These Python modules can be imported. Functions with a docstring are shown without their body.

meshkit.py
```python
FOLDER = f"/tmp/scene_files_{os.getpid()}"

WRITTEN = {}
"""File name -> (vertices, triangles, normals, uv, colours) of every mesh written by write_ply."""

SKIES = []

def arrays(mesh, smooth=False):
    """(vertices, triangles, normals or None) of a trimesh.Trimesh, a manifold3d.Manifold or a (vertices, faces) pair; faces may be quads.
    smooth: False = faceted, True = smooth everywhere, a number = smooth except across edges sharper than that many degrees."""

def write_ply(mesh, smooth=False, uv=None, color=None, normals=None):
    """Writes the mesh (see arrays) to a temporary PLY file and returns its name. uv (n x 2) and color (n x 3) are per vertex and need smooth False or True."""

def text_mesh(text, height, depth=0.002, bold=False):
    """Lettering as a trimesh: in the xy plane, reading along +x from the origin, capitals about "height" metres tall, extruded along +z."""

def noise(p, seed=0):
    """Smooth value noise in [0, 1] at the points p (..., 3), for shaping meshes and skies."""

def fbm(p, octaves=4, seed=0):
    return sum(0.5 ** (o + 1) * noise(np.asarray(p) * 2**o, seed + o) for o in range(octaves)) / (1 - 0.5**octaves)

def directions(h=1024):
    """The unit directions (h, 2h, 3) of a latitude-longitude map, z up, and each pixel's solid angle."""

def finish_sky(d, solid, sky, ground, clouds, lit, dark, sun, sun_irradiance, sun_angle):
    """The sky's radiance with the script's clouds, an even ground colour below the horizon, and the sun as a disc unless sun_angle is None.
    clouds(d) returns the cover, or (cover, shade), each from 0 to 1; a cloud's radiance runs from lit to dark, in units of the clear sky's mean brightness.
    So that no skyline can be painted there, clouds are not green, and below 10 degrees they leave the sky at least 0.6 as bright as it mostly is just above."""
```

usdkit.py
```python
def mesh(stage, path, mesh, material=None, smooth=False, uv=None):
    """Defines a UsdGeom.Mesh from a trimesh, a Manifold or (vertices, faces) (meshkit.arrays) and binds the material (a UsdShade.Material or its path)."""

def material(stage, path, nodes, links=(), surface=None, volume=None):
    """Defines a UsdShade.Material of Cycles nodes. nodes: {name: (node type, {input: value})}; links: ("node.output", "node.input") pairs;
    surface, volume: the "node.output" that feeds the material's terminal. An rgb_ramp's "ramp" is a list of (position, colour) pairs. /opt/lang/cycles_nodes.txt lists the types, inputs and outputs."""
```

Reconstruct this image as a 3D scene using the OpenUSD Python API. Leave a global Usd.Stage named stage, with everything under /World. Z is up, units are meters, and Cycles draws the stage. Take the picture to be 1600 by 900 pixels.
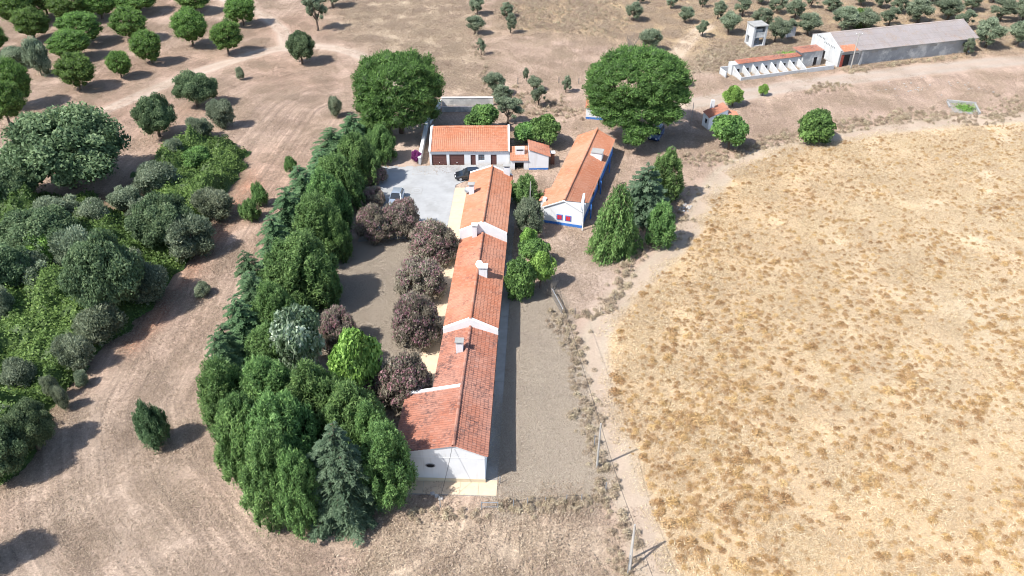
import math, sys
import numpy as np, trimesh, shapely, shapely.geometry as sg
from pxr import Usd, UsdGeom, UsdLux, UsdShade, Gf, Sdf, Vt
sys.path.insert(0, "/opt/lang")
import usdkit, meshkit

T = Sdf.ValueTypeNames
stage = Usd.Stage.CreateInMemory()
UsdGeom.SetStageUpAxis(stage, "Z")
world = UsdGeom.Xform.Define(stage, "/World")
UsdGeom.Scope.Define(stage, "/World/Looks")

# ------------------------------------------------------------------ camera, sky, sun, exposure
CAM_H, PITCH, FPX = 58.0, math.radians(36.35), 1250.0
EXPOSURE = 1.0
SUN_EL, SUN_SHADOW_AZ = math.radians(51.0), math.radians(61.0)      # shadows fall towards this azimuth (from +y, clockwise)
SUN_I, SKY_I = 1.0, 0.118
cam = UsdGeom.Camera.Define(stage, "/World/camera")
cam.AddTranslateOp().Set((0, 0, CAM_H))
cam.AddRotateXOp().Set(90 - math.degrees(PITCH))
cam.CreateHorizontalApertureAttr(36.0); cam.CreateVerticalApertureAttr(20.25)
cam.CreateFocalLengthAttr(FPX / 1600 * 36.0)
cam.CreateClippingRangeAttr((1.0, 20000.0))
cam.CreateExposureAttr(EXPOSURE)

usdkit.material(stage, "/World/Looks/sky", {
    "s": ("sky_texture", {"sky_type": "single_scattering", "sun_disc": False, "sun_elevation": SUN_EL, "sun_rotation": SUN_SHADOW_AZ + math.pi, "aerosol_density": 1.0}),
    "b": ("background_shader", {"strength": SKY_I})}, [("s.color", "b.color")], surface="b.background")
dome = UsdLux.DomeLight.Define(stage, "/World/sky")
UsdShade.MaterialBindingAPI.Apply(dome.GetPrim()).Bind(UsdShade.Material.Get(stage, "/World/Looks/sky"))
sun = UsdLux.DistantLight.Define(stage, "/World/sun")
sun.CreateIntensityAttr(SUN_I); sun.CreateAngleAttr(0.53); sun.CreateColorAttr((1.0, 0.975, 0.93))
sun.CreateNormalizeAttr(True)
sun.AddRotateZOp().Set(-math.degrees(SUN_SHADOW_AZ)); sun.AddRotateXOp().Set(90 - math.degrees(SUN_EL))

# ------------------------------------------------------------------ helpers
def G(px, py, z=0.0):
    """The point of the site, at height z, that a spot of the surveyed aerial view shows."""
    u = (np.asarray(px, float) - 800) / FPX; v = (np.asarray(py, float) - 450) / FPX
    dy = math.cos(PITCH) - v * math.sin(PITCH); dz = -math.sin(PITCH) - v * math.cos(PITCH)
    t = (z - CAM_H) / dz
    return np.stack([u * t, dy * t], -1)

def depth_at(x, y, z=0.0):
    return y * math.cos(PITCH) - (z - CAM_H) * math.sin(PITCH)

def height_for(x, y, toppy):
    lo, hi = 0.0, 45.0
    for _ in range(40):
        m = (lo + hi) / 2; dz = m - CAM_H
        Z = y * math.cos(PITCH) - dz * math.sin(PITCH); Y = -(y * math.sin(PITCH) + dz * math.cos(PITCH))
        if 450 + FPX * Y / Z > toppy: lo = m
        else: hi = m
    return lo

used = {}
def numbered(parent, name):
    k = used.get((parent, name), 0); used[(parent, name)] = k + 1
    return f"{parent}/{name}" if k == 0 else f"{parent}/{name}_{k:03d}"

def tag(p, label=None, cat=None, group=None, kind=None):
    p = p.GetPrim() if hasattr(p, "GetPrim") else p
    for k, v in (("label", label), ("category", cat), ("group", group), ("kind", kind)):
        if v: p.SetCustomDataByKey(k, v)
    return p

def thing(name, label, cat, loc=(0, 0, 0), rotz=0.0, group=None):
    x = UsdGeom.Xform.Define(stage, numbered("/World", name))
    x.AddTranslateOp().Set(tuple(float(c) for c in loc)); x.AddRotateZOp().Set(float(rotz))
    tag(x, label, cat, group)
    return str(x.GetPath())

def put(path, mesh, mat, smooth=False, **attrs):
    v, f, n = meshkit.arrays(mesh, smooth)
    m = UsdGeom.Mesh.Define(stage, path)
    m.CreatePointsAttr(Vt.Vec3fArray.FromNumpy(np.ascontiguousarray(v, np.float32)))
    m.CreateFaceVertexCountsAttr(Vt.IntArray.FromNumpy(np.full(len(f), 3, np.int32)))
    m.CreateFaceVertexIndicesAttr(Vt.IntArray.FromNumpy(np.ascontiguousarray(f.astype(np.int32).ravel())))
    m.CreateSubdivisionSchemeAttr("none")
    if n is not None:
        m.CreateNormalsAttr(Vt.Vec3fArray.FromNumpy(n.astype(np.float32))); m.SetNormalsInterpolation("vertex")
    pv = UsdGeom.PrimvarsAPI(m)
    for k, a in attrs.items():
        a = np.asarray(a, np.float32)
        if a.ndim == 1: pv.CreatePrimvar(k, T.FloatArray, "vertex").Set(Vt.FloatArray.FromNumpy(a))
        else: pv.CreatePrimvar(k, T.Color3fArray, "vertex").Set(Vt.Vec3fArray.FromNumpy(np.ascontiguousarray(a)))
    UsdShade.MaterialBindingAPI.Apply(m.GetPrim()).Bind(UsdShade.Material.Get(stage, f"/World/Looks/{mat}"))
    return str(path)

def part(parent, name, mesh, mat, smooth=False, label=None, kind=None, **attrs):
    p = put(numbered(parent, name), mesh, mat, smooth, **attrs)
    if label or kind: tag(stage.GetPrimAtPath(p), label=label, kind=kind)
    return p

def cat_m(ms):
    vs, fs, o = [], [], 0
    for m in ms:
        v, f = (m.vertices, m.faces) if hasattr(m, "faces") else m
        v = np.asarray(v); f = np.asarray(f)
        if f.shape[1] == 4: f = np.vstack([f[:, [0, 1, 2]], f[:, [0, 2, 3]]])
        vs.append(v); fs.append(f + o); o += len(v)
    return np.vstack(vs), np.vstack(fs)

def bx(x0, x1, y0, y1, z0, z1):
    v = np.array([[x, y, z] for z in (z0, z1) for y in (y0, y1) for x in (x0, x1)], float)
    f = np.array([[0, 2, 3, 1], [4, 5, 7, 6], [0, 1, 5, 4], [2, 6, 7, 3], [0, 4, 6, 2], [1, 3, 7, 5]])
    return v, f

def loft(A, B):
    """Closed solid between polygon A (n x 3) and its counterpart B."""
    A = np.asarray(A, float); B = np.asarray(B, float); n = len(A)
    v = np.vstack([A, B]); f = []
    for i in range(n):
        j = (i + 1) % n; f += [[i, j, n + j], [i, n + j, n + i]]
    import mapbox_earcut
    keep = np.argsort(np.ptp(A, axis=0))[1:] if np.ptp(A, axis=0).min() < 1e-6 else [0, 1]
    for tri in mapbox_earcut.triangulate_float64(np.ascontiguousarray(A[:, keep]), np.array([n], np.uint32)).reshape(-1, 3).astype(int):
        f += [list(tri[::-1]), list(tri + n)]
    m = trimesh.Trimesh(v, np.array(f), process=False); m.fix_normals()
    return np.array(m.vertices), np.array(m.faces)

def hull(pts):
    return trimesh.points.PointCloud(np.asarray(pts, float)).convex_hull

def tube(P, R, sides=7, cap=True):
    P = np.asarray(P, float); R = np.broadcast_to(np.asarray(R, float), (len(P),))
    t = np.gradient(P, axis=0); t /= np.linalg.norm(t, axis=1, keepdims=True) + 1e-12
    a = np.cross(t, np.where(np.abs(t[:, 2:]) < 0.9, [0, 0, 1.0], [1.0, 0, 0])); a /= np.linalg.norm(a, axis=1, keepdims=True) + 1e-12
    b = np.cross(t, a); ang = np.arange(sides) * 2 * np.pi / sides
    v = (P[:, None] + R[:, None, None] * (np.cos(ang)[None, :, None] * a[:, None] + np.sin(ang)[None, :, None] * b[:, None])).reshape(-1, 3)
    i, j = np.meshgrid(np.arange(len(P) - 1), np.arange(sides), indexing="ij")
    q = np.stack([i * sides + j, i * sides + (j + 1) % sides, (i + 1) * sides + (j + 1) % sides, (i + 1) * sides + j], -1).reshape(-1, 4)
    f = np.vstack([q[:, [0, 1, 2]], q[:, [0, 2, 3]]])
    if cap:
        o = (len(P) - 1) * sides
        f = np.vstack([f, [[o, o + k, o + k + 1] for k in range(1, sides - 1)]])
    return v, f

# ------------------------------------------------------------------ materials
def mat(name, nodes, links, surface="p.BSDF"):
    return usdkit.material(stage, f"/World/Looks/{name}", nodes, links, surface=surface)

def plain(name, rgb, rough=0.8, var=0.25, scale=1.5, bump=0.0, bscale=8.0, spec=0.3, metallic=0.0, stain=None, coat=0.0):
    """A surface of one colour with mottling, optional stains and fine relief, in world coordinates."""
    c = np.array(rgb, float)
    nodes = {"g": ("geometry", {}),
             "n": ("noise_texture", {"scale": scale, "detail": 6.0, "roughness": 0.65}),
             "r": ("rgb_ramp", {"ramp": [(0.3, tuple(c * (1 - var))), (0.7, tuple(np.minimum(c * (1 + var * 0.6), 0.95)))]}),
             "p": ("principled_bsdf", {"roughness": rough, "specular_ior_level": spec, "metallic": metallic, "coat_weight": coat})}
    links = [("g.position", "n.vector"), ("n.fac", "r.fac")]
    out = "r.color"
    if stain:
        col, lo, hi, sc = stain
        nodes |= {"n2": ("noise_texture", {"scale": sc, "detail": 5.0, "roughness": 0.7}), "mr": ("map_range", {"from_min": lo, "from_max": hi, "clamp": True}),
                  "mx": ("mix_color", {"b": col})}
        links += [("g.position", "n2.vector"), ("n2.fac", "mr.value"), ("mr.result", "mx.fac"), (out, "mx.a")]
        out = "mx.result"
    links.append((out, "p.base_color"))
    if bump:
        nodes |= {"nb": ("noise_texture", {"scale": bscale, "detail": 4.0}), "b": ("bump", {"strength": bump, "distance": 0.05})}
        links += [("g.position", "nb.vector"), ("nb.fac", "b.height"), ("b.normal", "p.normal")]
    return mat(name, nodes, links)

def foliage(name, dark, mid, light, trans=0.25, hue=0.01):
    if name.startswith("leaf"):
        g = lambda c, k: tuple(float(x) for x in (np.array(c) * .84 + .16 * np.mean(c) * np.array([1.06, 1, .98])) * k)
        k = 1.12 if name in ("leaf_olive", "leaf_oak", "leaf_grey_scrub", "leaf_oleander") else 1.0
        dark, mid, light, trans = g(dark, 1.3 * k), g(mid, 1.75 * k), g(light, 1.75 * k), .32
    mat(name, {"a": ("attribute", {"attribute": "tone"}), "r": ("rgb_ramp", {"ramp": [(0.0, dark), (0.5, mid), (1.0, light)]}),
               "o": ("object_info", {}), "mh": ("map_range", {"from_min": 0.0, "from_max": 1.0, "to_min": 0.5 - hue, "to_max": 0.5 + hue}),
               "mv": ("map_range", {"to_min": 0.82, "to_max": 1.15}), "h": ("hsv", {}),
               "p": ("principled_bsdf", {"roughness": 0.55, "specular_ior_level": 0.25}), "t": ("translucent_bsdf", {}), "m": ("mix_closure", {"fac": trans})},
        [("a.fac", "r.fac"), ("o.random", "mh.value"), ("o.random", "mv.value"), ("mh.result", "h.hue"), ("mv.result", "h.value"), ("r.color", "h.color"),
         ("h.color", "p.base_color"), ("h.color", "t.color"), ("p.BSDF", "m.closure1"), ("t.BSDF", "m.closure2")], surface="m.closure")

foliage("leaf_pine", (.030, .058, .010), (.075, .145, .022), (.150, .250, .042), hue=.008)
foliage("leaf_big_pine", (.026, .055, .012), (.058, .125, .022), (.120, .220, .040))
foliage("leaf_olive", (.040, .058, .030), (.104, .134, .076), (.215, .245, .155), hue=.008)
foliage("leaf_oak", (.022, .040, .015), (.060, .096, .038), (.135, .178, .078), hue=.008)
foliage("leaf_broad", (.022, .050, .012), (.070, .140, .028), (.150, .260, .050))
foliage("leaf_bright", (.050, .100, .014), (.140, .250, .035), (.240, .370, .070))
foliage("leaf_plume", (.026, .056, .014), (.076, .150, .034), (.165, .262, .066), hue=.008)
foliage("leaf_cedar", (.022, .050, .020), (.060, .120, .045), (.130, .210, .088), hue=.008)
foliage("leaf_blue", (.022, .045, .022), (.054, .096, .048), (.125, .180, .098), hue=.008)
foliage("leaf_silver", (.045, .085, .030), (.130, .190, .100), (.400, .450, .350), hue=.008)
foliage("leaf_oleander", (.058, .048, .033), (.145, .125, .086), (.235, .212, .155), hue=.008)
foliage("leaf_grey_scrub", (.045, .062, .032), (.115, .140, .078), (.215, .235, .145), hue=.008)
foliage("flower_pink", (.24, .11, .13), (.36, .19, .21), (.50, .31, .33), trans=.3, hue=.01)
foliage("flower_purple", (.12, .02, .09), (.25, .04, .18), (.38, .09, .28), trans=.3)
foliage("leaf_bramble", (.034, .074, .012), (.092, .168, .030), (.190, .285, .060), hue=.008)
foliage("dry_straw", (.36, .26, .15), (.56, .435, .28), (.76, .64, .46), trans=.15, hue=.006)
foliage("dry_tussock", (.29, .17, .070), (.47, .295, .135), (.62, .44, .23), trans=.15, hue=.008)
foliage("dry_clod", (.17, .12, .082), (.375, .283, .205), (.55, .45, .34), trans=.1, hue=.01)
foliage("dry_grey", (.32, .262, .20), (.425, .355, .28), (.53, .46, .37), trans=.1, hue=.006)
foliage("dry_weed", (.17, .125, .08), (.36, .28, .19), (.55, .46, .33), trans=.12, hue=.012)

plain("bark", (.13, .095, .07), .9, .4, 3, .6, 10)
c_ = np.array((.66, .665, .67))
mat("whitewash", {"g": ("geometry", {}), "n": ("noise_texture", {"scale": .6, "detail": 6.0, "roughness": .65}), "r": ("rgb_ramp", {"ramp": [(.3, tuple(c_ * .93)), (.7, tuple(c_ * 1.03))]}),
    "mp": ("mapping", {"scale": (1.6, 1.6, .16)}), "n2": ("noise_texture", {"scale": 1.0, "detail": 5.0, "roughness": .7}), "m2": ("map_range", {"from_min": .55, "from_max": .80, "to_max": .55, "clamp": True}), "x": ("mix_color", {"b": (.42, .39, .34)}),
    "sz": ("separate_xyz", {}), "mz": ("map_range", {"from_min": .1, "from_max": .75, "to_min": .8, "to_max": 0.0, "clamp": True}), "n3": ("noise_texture", {"scale": 2.2, "detail": 4.0}), "mu": ("math", {"math_type": "multiply"}), "x2": ("mix_color", {"b": (.46, .38, .29)}),
    "nb": ("noise_texture", {"scale": 6.0, "detail": 4.0}), "b": ("bump", {"strength": .15, "distance": .05}), "p": ("principled_bsdf", {"roughness": .75, "specular_ior_level": .3})},
    [("g.position", "n.vector"), ("n.fac", "r.fac"), ("g.position", "mp.vector"), ("mp.vector", "n2.vector"), ("n2.fac", "m2.value"), ("m2.result", "x.fac"), ("r.color", "x.a"), ("g.position", "sz.vector"), ("sz.z", "mz.value"), ("g.position", "n3.vector"),
     ("n3.fac", "mu.value1"), ("mz.result", "mu.value2"), ("mu.value", "x2.fac"), ("x.result", "x2.a"), ("x2.result", "p.base_color"), ("g.position", "nb.vector"), ("nb.fac", "b.height"), ("b.normal", "p.normal")])
plain("white_trim", (.70, .70, .69), .7, .06, 1.2, .1, 8)
plain("ochre_base", (.52, .44, .31), .8, .12, 1.0, .1, 8)
plain("blue_paint", (.045, .16, .46), .6, .2, 1.0)
plain("red_paint", (.52, .035, .045), .5, .15, 2.0)
plain("brown_door", (.115, .052, .045), .5, .2, 2.5)
plain("dark_opening", (.015, .016, .02), .4, .2, 2.0)
plain("window_glass", (.10, .12, .14), .12, .2, 1.0, spec=.6)
plain("grey_metal", (.30, .31, .32), .45, .2, 2.0, metallic=.4)
plain("rust_red", (.30, .07, .05), .8, .3, 1.0)
plain("concrete", (.32, .31, .29), .9, .22, .9, .35, 5, stain=((.26, .25, .23), .55, .75, .5))
plain("weathered_wall", (.40, .40, .39), .9, .25, .7, .3, 4, stain=((.62, .60, .56), .5, .62, .35))
plain("warehouse_wall", (.34, .345, .345), .9, .22, .5, .3, 4, stain=((.58, .57, .54), .52, .64, .3))
plain("old_whitewash", (.47, .475, .475), .85, .16, .8, .3, 5, stain=((.36, .34, .31), .56, .74, .7))
plain("asbestos", (.40, .335, .30), .95, .22, .35, .25, 4, stain=((.46, .30, .19), .52, .70, .18))
plain("wood_post", (.22, .19, .16), .85, .3, 4, .3, 12)
plain("pole_grey", (.36, .34, .31), .8, .2, 2)
plain("yard_concrete", (.34, .34, .337), .9, .12, .55, .2, 6, stain=((.27, .268, .26), .48, .70, .28))
plain("cream_paving", (.56, .43, .30), .85, .10, .9, .15, 6, stain=((.42, .34, .26), .55, .75, .6))
plain("grey_paving", (.30, .275, .25), .9, .2, .9, .2, 6)
plain("car_black", (.012, .014, .018), .25, .1, 1.0, spec=.5, coat=.8)
plain("car_silver", (.42, .47, .53), .28, .05, 1.0, spec=.5, metallic=.5, coat=.8)
plain("car_navy", (.012, .03, .085), .3, .1, 1.0, spec=.5, coat=.6)
plain("car_glass", (.02, .025, .03), .06, .1, 1.0, spec=.7)
plain("rubber", (.02, .02, .02), .8, .2, 4)
plain("lamp_white", (.75, .75, .75), .2, .05, 2)
plain("brick_red", (.34, .14, .09), .9, .25, 2.5)
plain("wire_black", (.03, .03, .03), .6, .1, 2)
plain("rubble", (.42, .39, .36), .9, .2, 2.0, .3, 8)
plain("shed_brown", (.16, .075, .05), .8, .25, 1.5)

def tiles(name, fresh, faded, lichen, amount, orange):
    """Clay tiles: each tile its own tone (attribute), dark lichen in drifts, newer orange patches."""
    mat(name, {"g": ("geometry", {}), "a": ("attribute", {"attribute": "tone"}),
               "r": ("rgb_ramp", {"ramp": [(0.0, tuple(np.array(fresh) * .84)), (0.45, fresh), (1.0, faded)]}),
               "n": ("noise_texture", {"scale": .55, "detail": 3.0}), "n3": ("noise_texture", {"scale": 3.2, "detail": 4.0, "roughness": .7}),
               "nl": ("noise_texture", {"scale": .22, "detail": 3.0}), "ml": ("map_range", {"from_min": .40, "from_max": .66, "to_max": .6, "clamp": True}), "xl": ("mix_color", {"b": faded}),
               "m1": ("map_range", {"from_min": .62 - .22 * amount, "from_max": .80 - .1 * amount, "clamp": True}), "m3": ("map_range", {"from_min": .44, "from_max": .60, "clamp": True}),
               "mm": ("math", {"math_type": "multiply"}), "x": ("mix_color", {"b": lichen}),
               "nf": ("noise_texture", {"scale": 9.0, "detail": 2.0}), "mf": ("map_range", {"from_min": .58, "from_max": .72, "to_max": .55 * amount, "clamp": True}), "x2": ("mix_color", {"b": lichen}),
               "p": ("principled_bsdf", {"roughness": .85, "specular_ior_level": .2})},
        [("a.fac", "r.fac"), ("g.position", "n.vector"), ("g.position", "n3.vector"), ("g.position", "nf.vector"), ("n.fac", "m1.value"), ("n3.fac", "m3.value"), ("m1.result", "mm.value1"), ("m3.result", "mm.value2"),
         ("mm.value", "x.fac"), ("g.position", "nl.vector"), ("nl.fac", "ml.value"), ("ml.result", "xl.fac"), ("r.color", "xl.a"), ("xl.result", "x.a"), ("nf.fac", "mf.value"), ("mf.result", "x2.fac"), ("x.result", "x2.a"), ("x2.result", "p.base_color")])
tiles("tiles_old", (.355, .136, .084), (.42, .225, .168), (.11, .065, .058), 1.15, 0)
tiles("tiles_mid", (.405, .150, .084), (.46, .235, .160), (.14, .078, .064), .7, 0)
tiles("tiles_new", (.43, .165, .088), (.49, .255, .170), (.22, .12, .09), .12, 0)

def soil_material(name, streak=0.0, rough_scale=1.0, speck=0.5):
    """The earth: its colour map (attribute), clods and straw as fine noise, mowing streaks, and relief."""
    nodes = {"g": ("geometry", {}), "a": ("attribute", {"attribute": "soil"}),
             "n1": ("noise_texture", {"scale": .22, "detail": 5.0, "roughness": .6}), "n2": ("noise_texture", {"scale": 2.6 * rough_scale, "detail": 5.0, "roughness": .75}),
             "n3": ("noise_texture", {"scale": 9.0, "detail": 3.0, "roughness": .8}),
             "m1": ("map_range", {"from_min": .3, "from_max": .7, "to_min": .90, "to_max": 1.08}), "m2": ("map_range", {"from_min": .28, "from_max": .72, "to_min": 1 - .42 * speck, "to_max": 1 + .34 * speck}),
             "m3": ("map_range", {"from_min": .3, "from_max": .7, "to_min": 1 - .4 * speck, "to_max": 1 + .35 * speck}),
             "v1": ("math", {"math_type": "multiply"}), "v2": ("math", {"math_type": "multiply"}), "h": ("hsv", {}),
             "ad": ("math", {"math_type": "add"}), "b": ("bump", {"strength": .55, "distance": .16}),
             "p": ("principled_bsdf", {"roughness": .95, "specular_ior_level": .08})}
    links = [("g.position", "n1.vector"), ("g.position", "n2.vector"), ("g.position", "n3.vector"), ("n1.fac", "m1.value"), ("n2.fac", "m2.value"), ("n3.fac", "m3.value"),
             ("m1.result", "v1.value1"), ("m2.result", "v1.value2"), ("v1.value", "v2.value1"), ("m3.result", "v2.value2"), ("v2.value", "h.value"), ("a.color", "h.color"),
             ("h.color", "p.base_color"), ("n2.fac", "ad.value1"), ("n3.fac", "ad.value2"), ("ad.value", "b.height"), ("b.normal", "p.normal")]
    if streak:
        nodes |= {"w": ("attribute", {"attribute": "mow"}), "ws": ("separate_color", {}), "wc": ("combine_xyz", {}), "wn": ("noise_texture", {"scale": 1.0, "detail": 3.0, "roughness": .6}),
                  "wm": ("map_range", {"from_min": .32, "from_max": .68, "to_min": -streak, "to_max": streak, "clamp": True}), "wk": ("math", {"math_type": "multiply"}), "w1": ("math", {"math_type": "add", "value2": 1.0}), "v3": ("math", {"math_type": "multiply"})}
        links.remove(("v2.value", "h.value"))
        links += [("w.color", "ws.color"), ("ws.r", "wc.x"), ("ws.g", "wc.y"), ("wc.vector", "wn.vector"), ("wn.fac", "wm.value"), ("wm.result", "wk.value1"), ("ws.b", "wk.value2"), ("wk.value", "w1.value1"), ("w1.value", "v3.value1"), ("v2.value", "v3.value2"), ("v3.value", "h.value")]
    mat(name, nodes, links)
soil_material("earth", speck=.85, streak=.24)
soil_material("track_earth", speck=.3)
soil_material("field_earth", speck=.5)

# ------------------------------------------------------------------ the ground: colours of soil, dead grass, lane and field by area
def world_poly(px):
    return sg.Polygon(G(*np.array(px, float).T))
FIELD_PX = [(1005, 445), (962, 505), (948, 560), (953, 620), (968, 680), (985, 725), (1012, 795), (1042, 870), (1075, 960), (2300, 960), (2300, 150), (1700, 182), (1600, 192), (1500, 198), (1400, 208), (1310, 219), (1215, 234), (1155, 262), (1108, 310), (1090, 370), (1050, 408)]
FIELD = world_poly(FIELD_PX)
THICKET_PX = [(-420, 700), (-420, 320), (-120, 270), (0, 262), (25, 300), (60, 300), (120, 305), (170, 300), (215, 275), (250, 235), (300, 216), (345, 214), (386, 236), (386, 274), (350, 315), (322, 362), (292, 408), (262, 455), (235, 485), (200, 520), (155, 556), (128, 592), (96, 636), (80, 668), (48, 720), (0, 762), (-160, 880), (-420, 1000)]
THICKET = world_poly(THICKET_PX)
LAWN_L = world_poly([(520, 400), (590, 362), (690, 350), (700, 420), (680, 540), (640, 640), (600, 690), (500, 690), (470, 560), (500, 450)])
LAWN_R = world_poly([(782, 790), (800, 460), (862, 452), (874, 495), (896, 560), (916, 610), (932, 680), (945, 740), (950, 775), (900, 782)])
RUST = world_poly([(392, 268), (400, 300), (352, 365), (300, 440), (258, 500), (205, 545), (190, 540), (245, 478), (300, 410), (345, 335), (385, 275)])
OCHRE_TR = world_poly([(800, -40), (1000, -60), (1800, -60), (1800, 60), (1500, 88), (1320, 100), (1140, 112), (1080, 92), (1000, 70), (930, 60), (780, 45)])
SCRUB_TR = world_poly([(1060, 118), (1100, 78), (1160, 62), (1260, 78), (1160, 122), (1120, 112)])
BROWN_BL = world_poly([(0, 780), (120, 640), (230, 560), (300, 600), (330, 720), (420, 830), (480, 960), (-100, 960)])
PALE_TOP = world_poly([(560, -40), (720, -40), (740, 60), (755, 150), (690, 145), (600, 80), (520, 40)])
YELLOW_BOT = world_poly([(620, 800), (760, 800), (930, 792), (975, 850), (985, 960), (560, 960), (560, 840)])
GREY_MID = world_poly([(860, 365), (925, 365), (965, 430), (935, 490), (880, 490), (865, 440)])
SOILS = [  # polygon, colour, blend width in metres
    (PALE_TOP, (.50, .39, .275), 6), (OCHRE_TR, (.49, .36, .22), 6), (SCRUB_TR, (.40, .33, .23), 2.5), (BROWN_BL, (.44, .335, .255), 7), (RUST, (.46, .24, .15), 2.4),
    (YELLOW_BOT, (.48, .372, .27), 3), (LAWN_L, (.42, .352, .280), 2.4), (LAWN_R, (.475, .400, .322), 2.0), (GREY_MID, (.50, .385, .305), 2),
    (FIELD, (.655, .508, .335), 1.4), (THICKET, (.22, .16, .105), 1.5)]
TRACKS = {  # centre line, width, colour
    "field_lane": ([(1760, 178), (1600, 184), (1500, 190), (1400, 200), (1290, 221), (1190, 243), (1125, 280), (1085, 345), (1035, 405), (968, 468), (930, 530), (933, 590), (951, 660), (976, 740), (1002, 820), (1028, 900), (1048, 980)], 4.2, (.52, .42, .315)),
    "gravel_road": ([(1800, 78), (1600, 95), (1500, 103), (1400, 115), (1320, 124), (1240, 135), (1150, 151), (1090, 160), (1030, 172)], 5.2, (.49, .405, .33)),
    "farm_track": ([(-160, 300), (0, 241), (60, 216), (150, 180), (240, 140), (330, 106), (400, 85), (450, 74), (500, 73), (550, 82), (592, 104), (625, 135), (650, 170)], 3.6, (.57, .455, .36)),
    "side_track": ([(448, 76), (442, 52), (420, 30), (380, 12), (345, -2), (310, -20)], 3.2, (.57, .455, .36)),
    "driveway": ([(650, 165), (645, 195), (636, 225), (628, 262)], 4.5, (.58, .45, .36)),
    "farm_path": ([(1060, 165), (1050, 140), (1045, 110), (1062, 80), (1085, 55), (1105, 40)], 4.0, (.64, .50, .37)),
}
def spline(P, step=1.0):
    P = np.asarray(P, float)
    from scipy.interpolate import CubicSpline
    d = np.r_[0, np.cumsum(np.linalg.norm(np.diff(P, axis=0), axis=1))]
    t = np.linspace(0, d[-1], int(d[-1] / step) + 2)
    return CubicSpline(d, P)(t)
TRACK_LINES = {k: (spline(G(*np.array(p, float).T), 1.2), w, c) for k, (p, w, c) in TRACKS.items()}

def n2(x, y, scale, seed, octaves=3):
    return meshkit.fbm(np.stack([x / scale, y / scale, np.full_like(x, 7.3 * seed)], -1), octaves, seed)

def relief(x, y):
    return (n2(x, y, 9.0, 3, 2) - .5) * .22

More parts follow.
